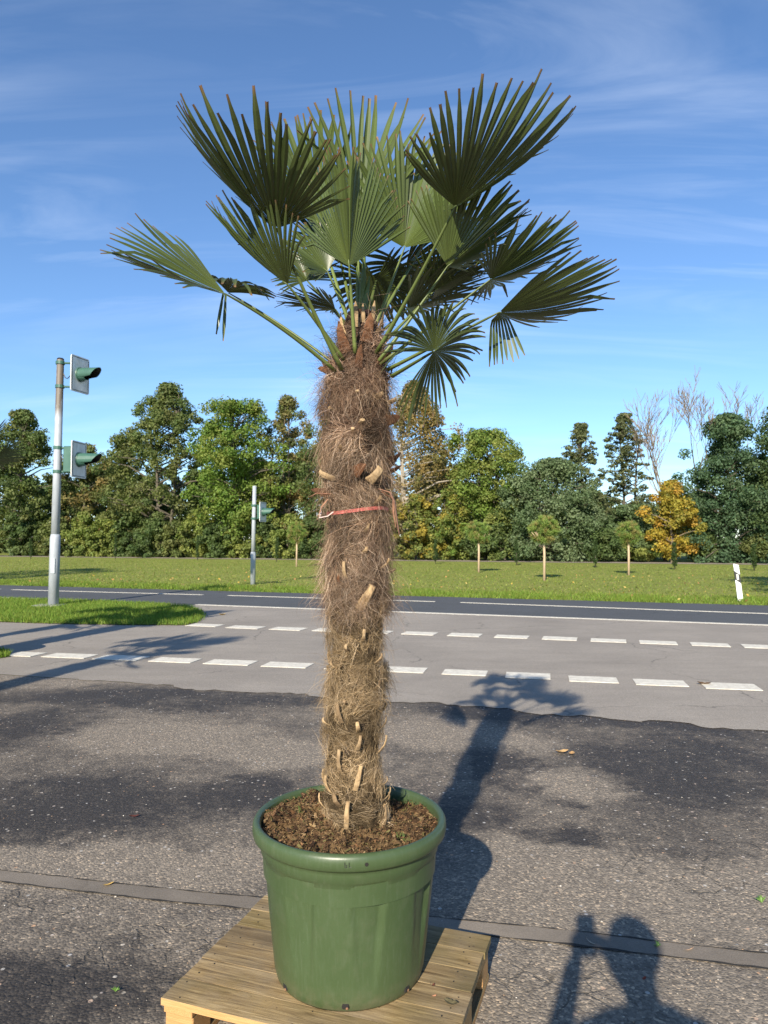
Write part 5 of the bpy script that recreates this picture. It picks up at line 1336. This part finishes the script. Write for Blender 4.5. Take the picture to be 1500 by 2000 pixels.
# ------------------------------------------------------------------ the photographer, whose shadow lies on the yard
M_jacket = simple('jacket', (0.06, 0.07, 0.10), 0.85, 0.2, 40); M_trousers = simple('trousers', (0.05, 0.06, 0.09), 0.9, 0.2, 40)
M_skin = simple('skin', (0.50, 0.30, 0.21), 0.5, 0.08, 20); M_hair = simple('hair', (0.06, 0.04, 0.025), 0.6, 0.3, 90); M_shoe = simple('shoe', (0.03, 0.03, 0.03), 0.6)
def skin_mesh(name, verts, edges, rads, roots, sub=2):
    me = bpy.data.meshes.new(name); me.from_pydata(verts, edges, []); o = bpy.data.objects.new(name, me); COL.objects.link(o)
    md = o.modifiers.new('skin', 'SKIN'); md.use_smooth_shade = True
    lay = me.skin_vertices[0].data
    for i, r in enumerate(rads): lay[i].radius = (r, r) if not isinstance(r, tuple) else r
    for i in range(len(verts)): lay[i].use_root = i in roots
    sb = o.modifiers.new('sub', 'SUBSURF'); sb.levels = sub; sb.render_levels = sub
    dg = bpy.context.evaluated_depsgraph_get(); m2 = bpy.data.meshes.new_from_object(o.evaluated_get(dg)); m2.name = name
    bpy.data.objects.remove(o); bpy.data.meshes.remove(me); return m2
PX, PY = 0.05, -0.45
per = empty('person', (PX, PY, 0))
vt = [(0, 0, .95), (0, .01, 1.08), (0, .01, 1.24), (0, 0, 1.38), (0, 0.005, 1.46), (0, .02, 1.535), (0, .03, 1.60), (0, .035, 1.67), (0, .03, 1.715),
      (-.10, 0, .90), (-.11, .01, .50), (-.11, -.02, .10), (-.115, .10, .04), (.10, 0, .90), (.11, .01, .50), (.115, -.02, .10), (.12, .10, .04),
      (-.17, 0, 1.40), (-.285, .09, 1.17), (-.155, .31, 1.37), (-.105, .405, 1.435), (.17, 0, 1.40), (.27, .09, 1.17), (.07, .31, 1.36), (.01, .405, 1.43)]
ed_ = [(0, 1), (1, 2), (2, 3), (3, 4), (4, 5), (5, 6), (6, 7), (7, 8), (0, 9), (9, 10), (10, 11), (11, 12), (0, 13), (13, 14), (14, 15), (15, 16), (3, 17), (17, 18), (18, 19), (19, 20), (3, 21), (21, 22), (22, 23), (23, 24)]
rd = [(.155, .12), (.15, .115), (.165, .125), (.15, .11), .07, .062, (.078, .09), (.082, .098), (.06, .07), .09, .062, .045, .04, .09, .062, .045, .04, .072, .052, .038, (.042, .024), .072, .052, .038, (.042, .024)]
# five fingers for each hand, rooted in the palm
roots = {0}
for hx, hy, hz, s in ((-.105, .405, 1.435, 1), (.01, .405, 1.43, -1)):
    for k, (oz, ln) in enumerate(((.030, .062), (.012, .070), (-.006, .066), (-.024, .052))):
        b_ = len(vt); roots.add(b_)
        vt += [(hx, hy + .015, hz + oz), (hx - s * .004, hy + .015 + ln * .45, hz + oz + .006), (hx + s * .022, hy + .02 + ln * .72, hz + oz + .008), (hx + s * .045, hy + .005 + ln * .68, hz + oz + .008)]
        ed_ += [(b_, b_ + 1), (b_ + 1, b_ + 2), (b_ + 2, b_ + 3)]; rd += [.010, .0095, .009, .0075]
    b_ = len(vt); roots.add(b_)
    vt += [(hx + s * .008, hy, hz + .02), (hx + s * .03, hy + .002, hz + .042), (hx + s * .045, hy + .016, hz + .062)]; ed_ += [(b_, b_ + 1), (b_ + 1, b_ + 2)]; rd += [.012, .010, .008]
me = skin_mesh('person_body', vt, ed_, rd, roots)
for m_ in (M_jacket, M_trousers, M_skin, M_shoe): me.materials.append(m_)
for p_ in me.polygons:
    c_ = p_.center
    p_.material_index = 3 if c_.z < .09 else 1 if c_.z < .97 else 2 if (c_.z > 1.49 or c_.y > .37) else 0
obj('body', me, per)
# hair cap, ears, nose, eyes and mouth
import bmesh
def blob(name, c, r, mat, cut=None):
    bm = bmesh.new(); bmesh.ops.create_uvsphere(bm, u_segments=20, v_segments=14, radius=1)
    for v in bm.verts: v.co = Vector((v.co.x * r[0], v.co.y * r[1], v.co.z * r[2])) + Vector(c)
    if cut: bmesh.ops.delete(bm, geom=[v for v in bm.verts if cut(v.co)], context='VERTS')
    m_ = bpy.data.meshes.new(name); bm.to_mesh(m_); bm.free(); m_.materials.append(mat); return obj(name, m_, per)
blob('hair', (0, .015, 1.675), (.094, .112, .10), M_hair, lambda c: c.y > .06 and c.z < 1.715 or c.z < 1.60)
for s in (-1, 1):
    blob('ear', (s * .086, .02, 1.645), (.012, .02, .032), M_skin); blob('eye', (s * .032, .118, 1.665), (.012, .008, .008), M_white)
blob('nose', (0, .128, 1.64), (.012, .018, .022), M_skin); blob('mouth', (0, .118, 1.602), (.026, .008, .007), M_tie)
tag(per, 'person in a dark jacket holding up a phone whose shadow falls on the yard', 'person')
ph_ = MB(); ph_.box((-.012, -.0155, 1.487), (.076, .009, .16), None, .003)
phone = empty('phone', (-.012, -.0155, 1.487))
ph_.build('phone_case', M_black, phone, (-.012, -.0155, 1.487))
s_ = MB(); s_.box((-.012, -.0207, 1.487), (.069, .001, .150)); s_.build('screen', M_soot, phone, (-.012, -.0155, 1.487))
tag(phone, 'black phone held upright in both hands of the photographer', 'phone')
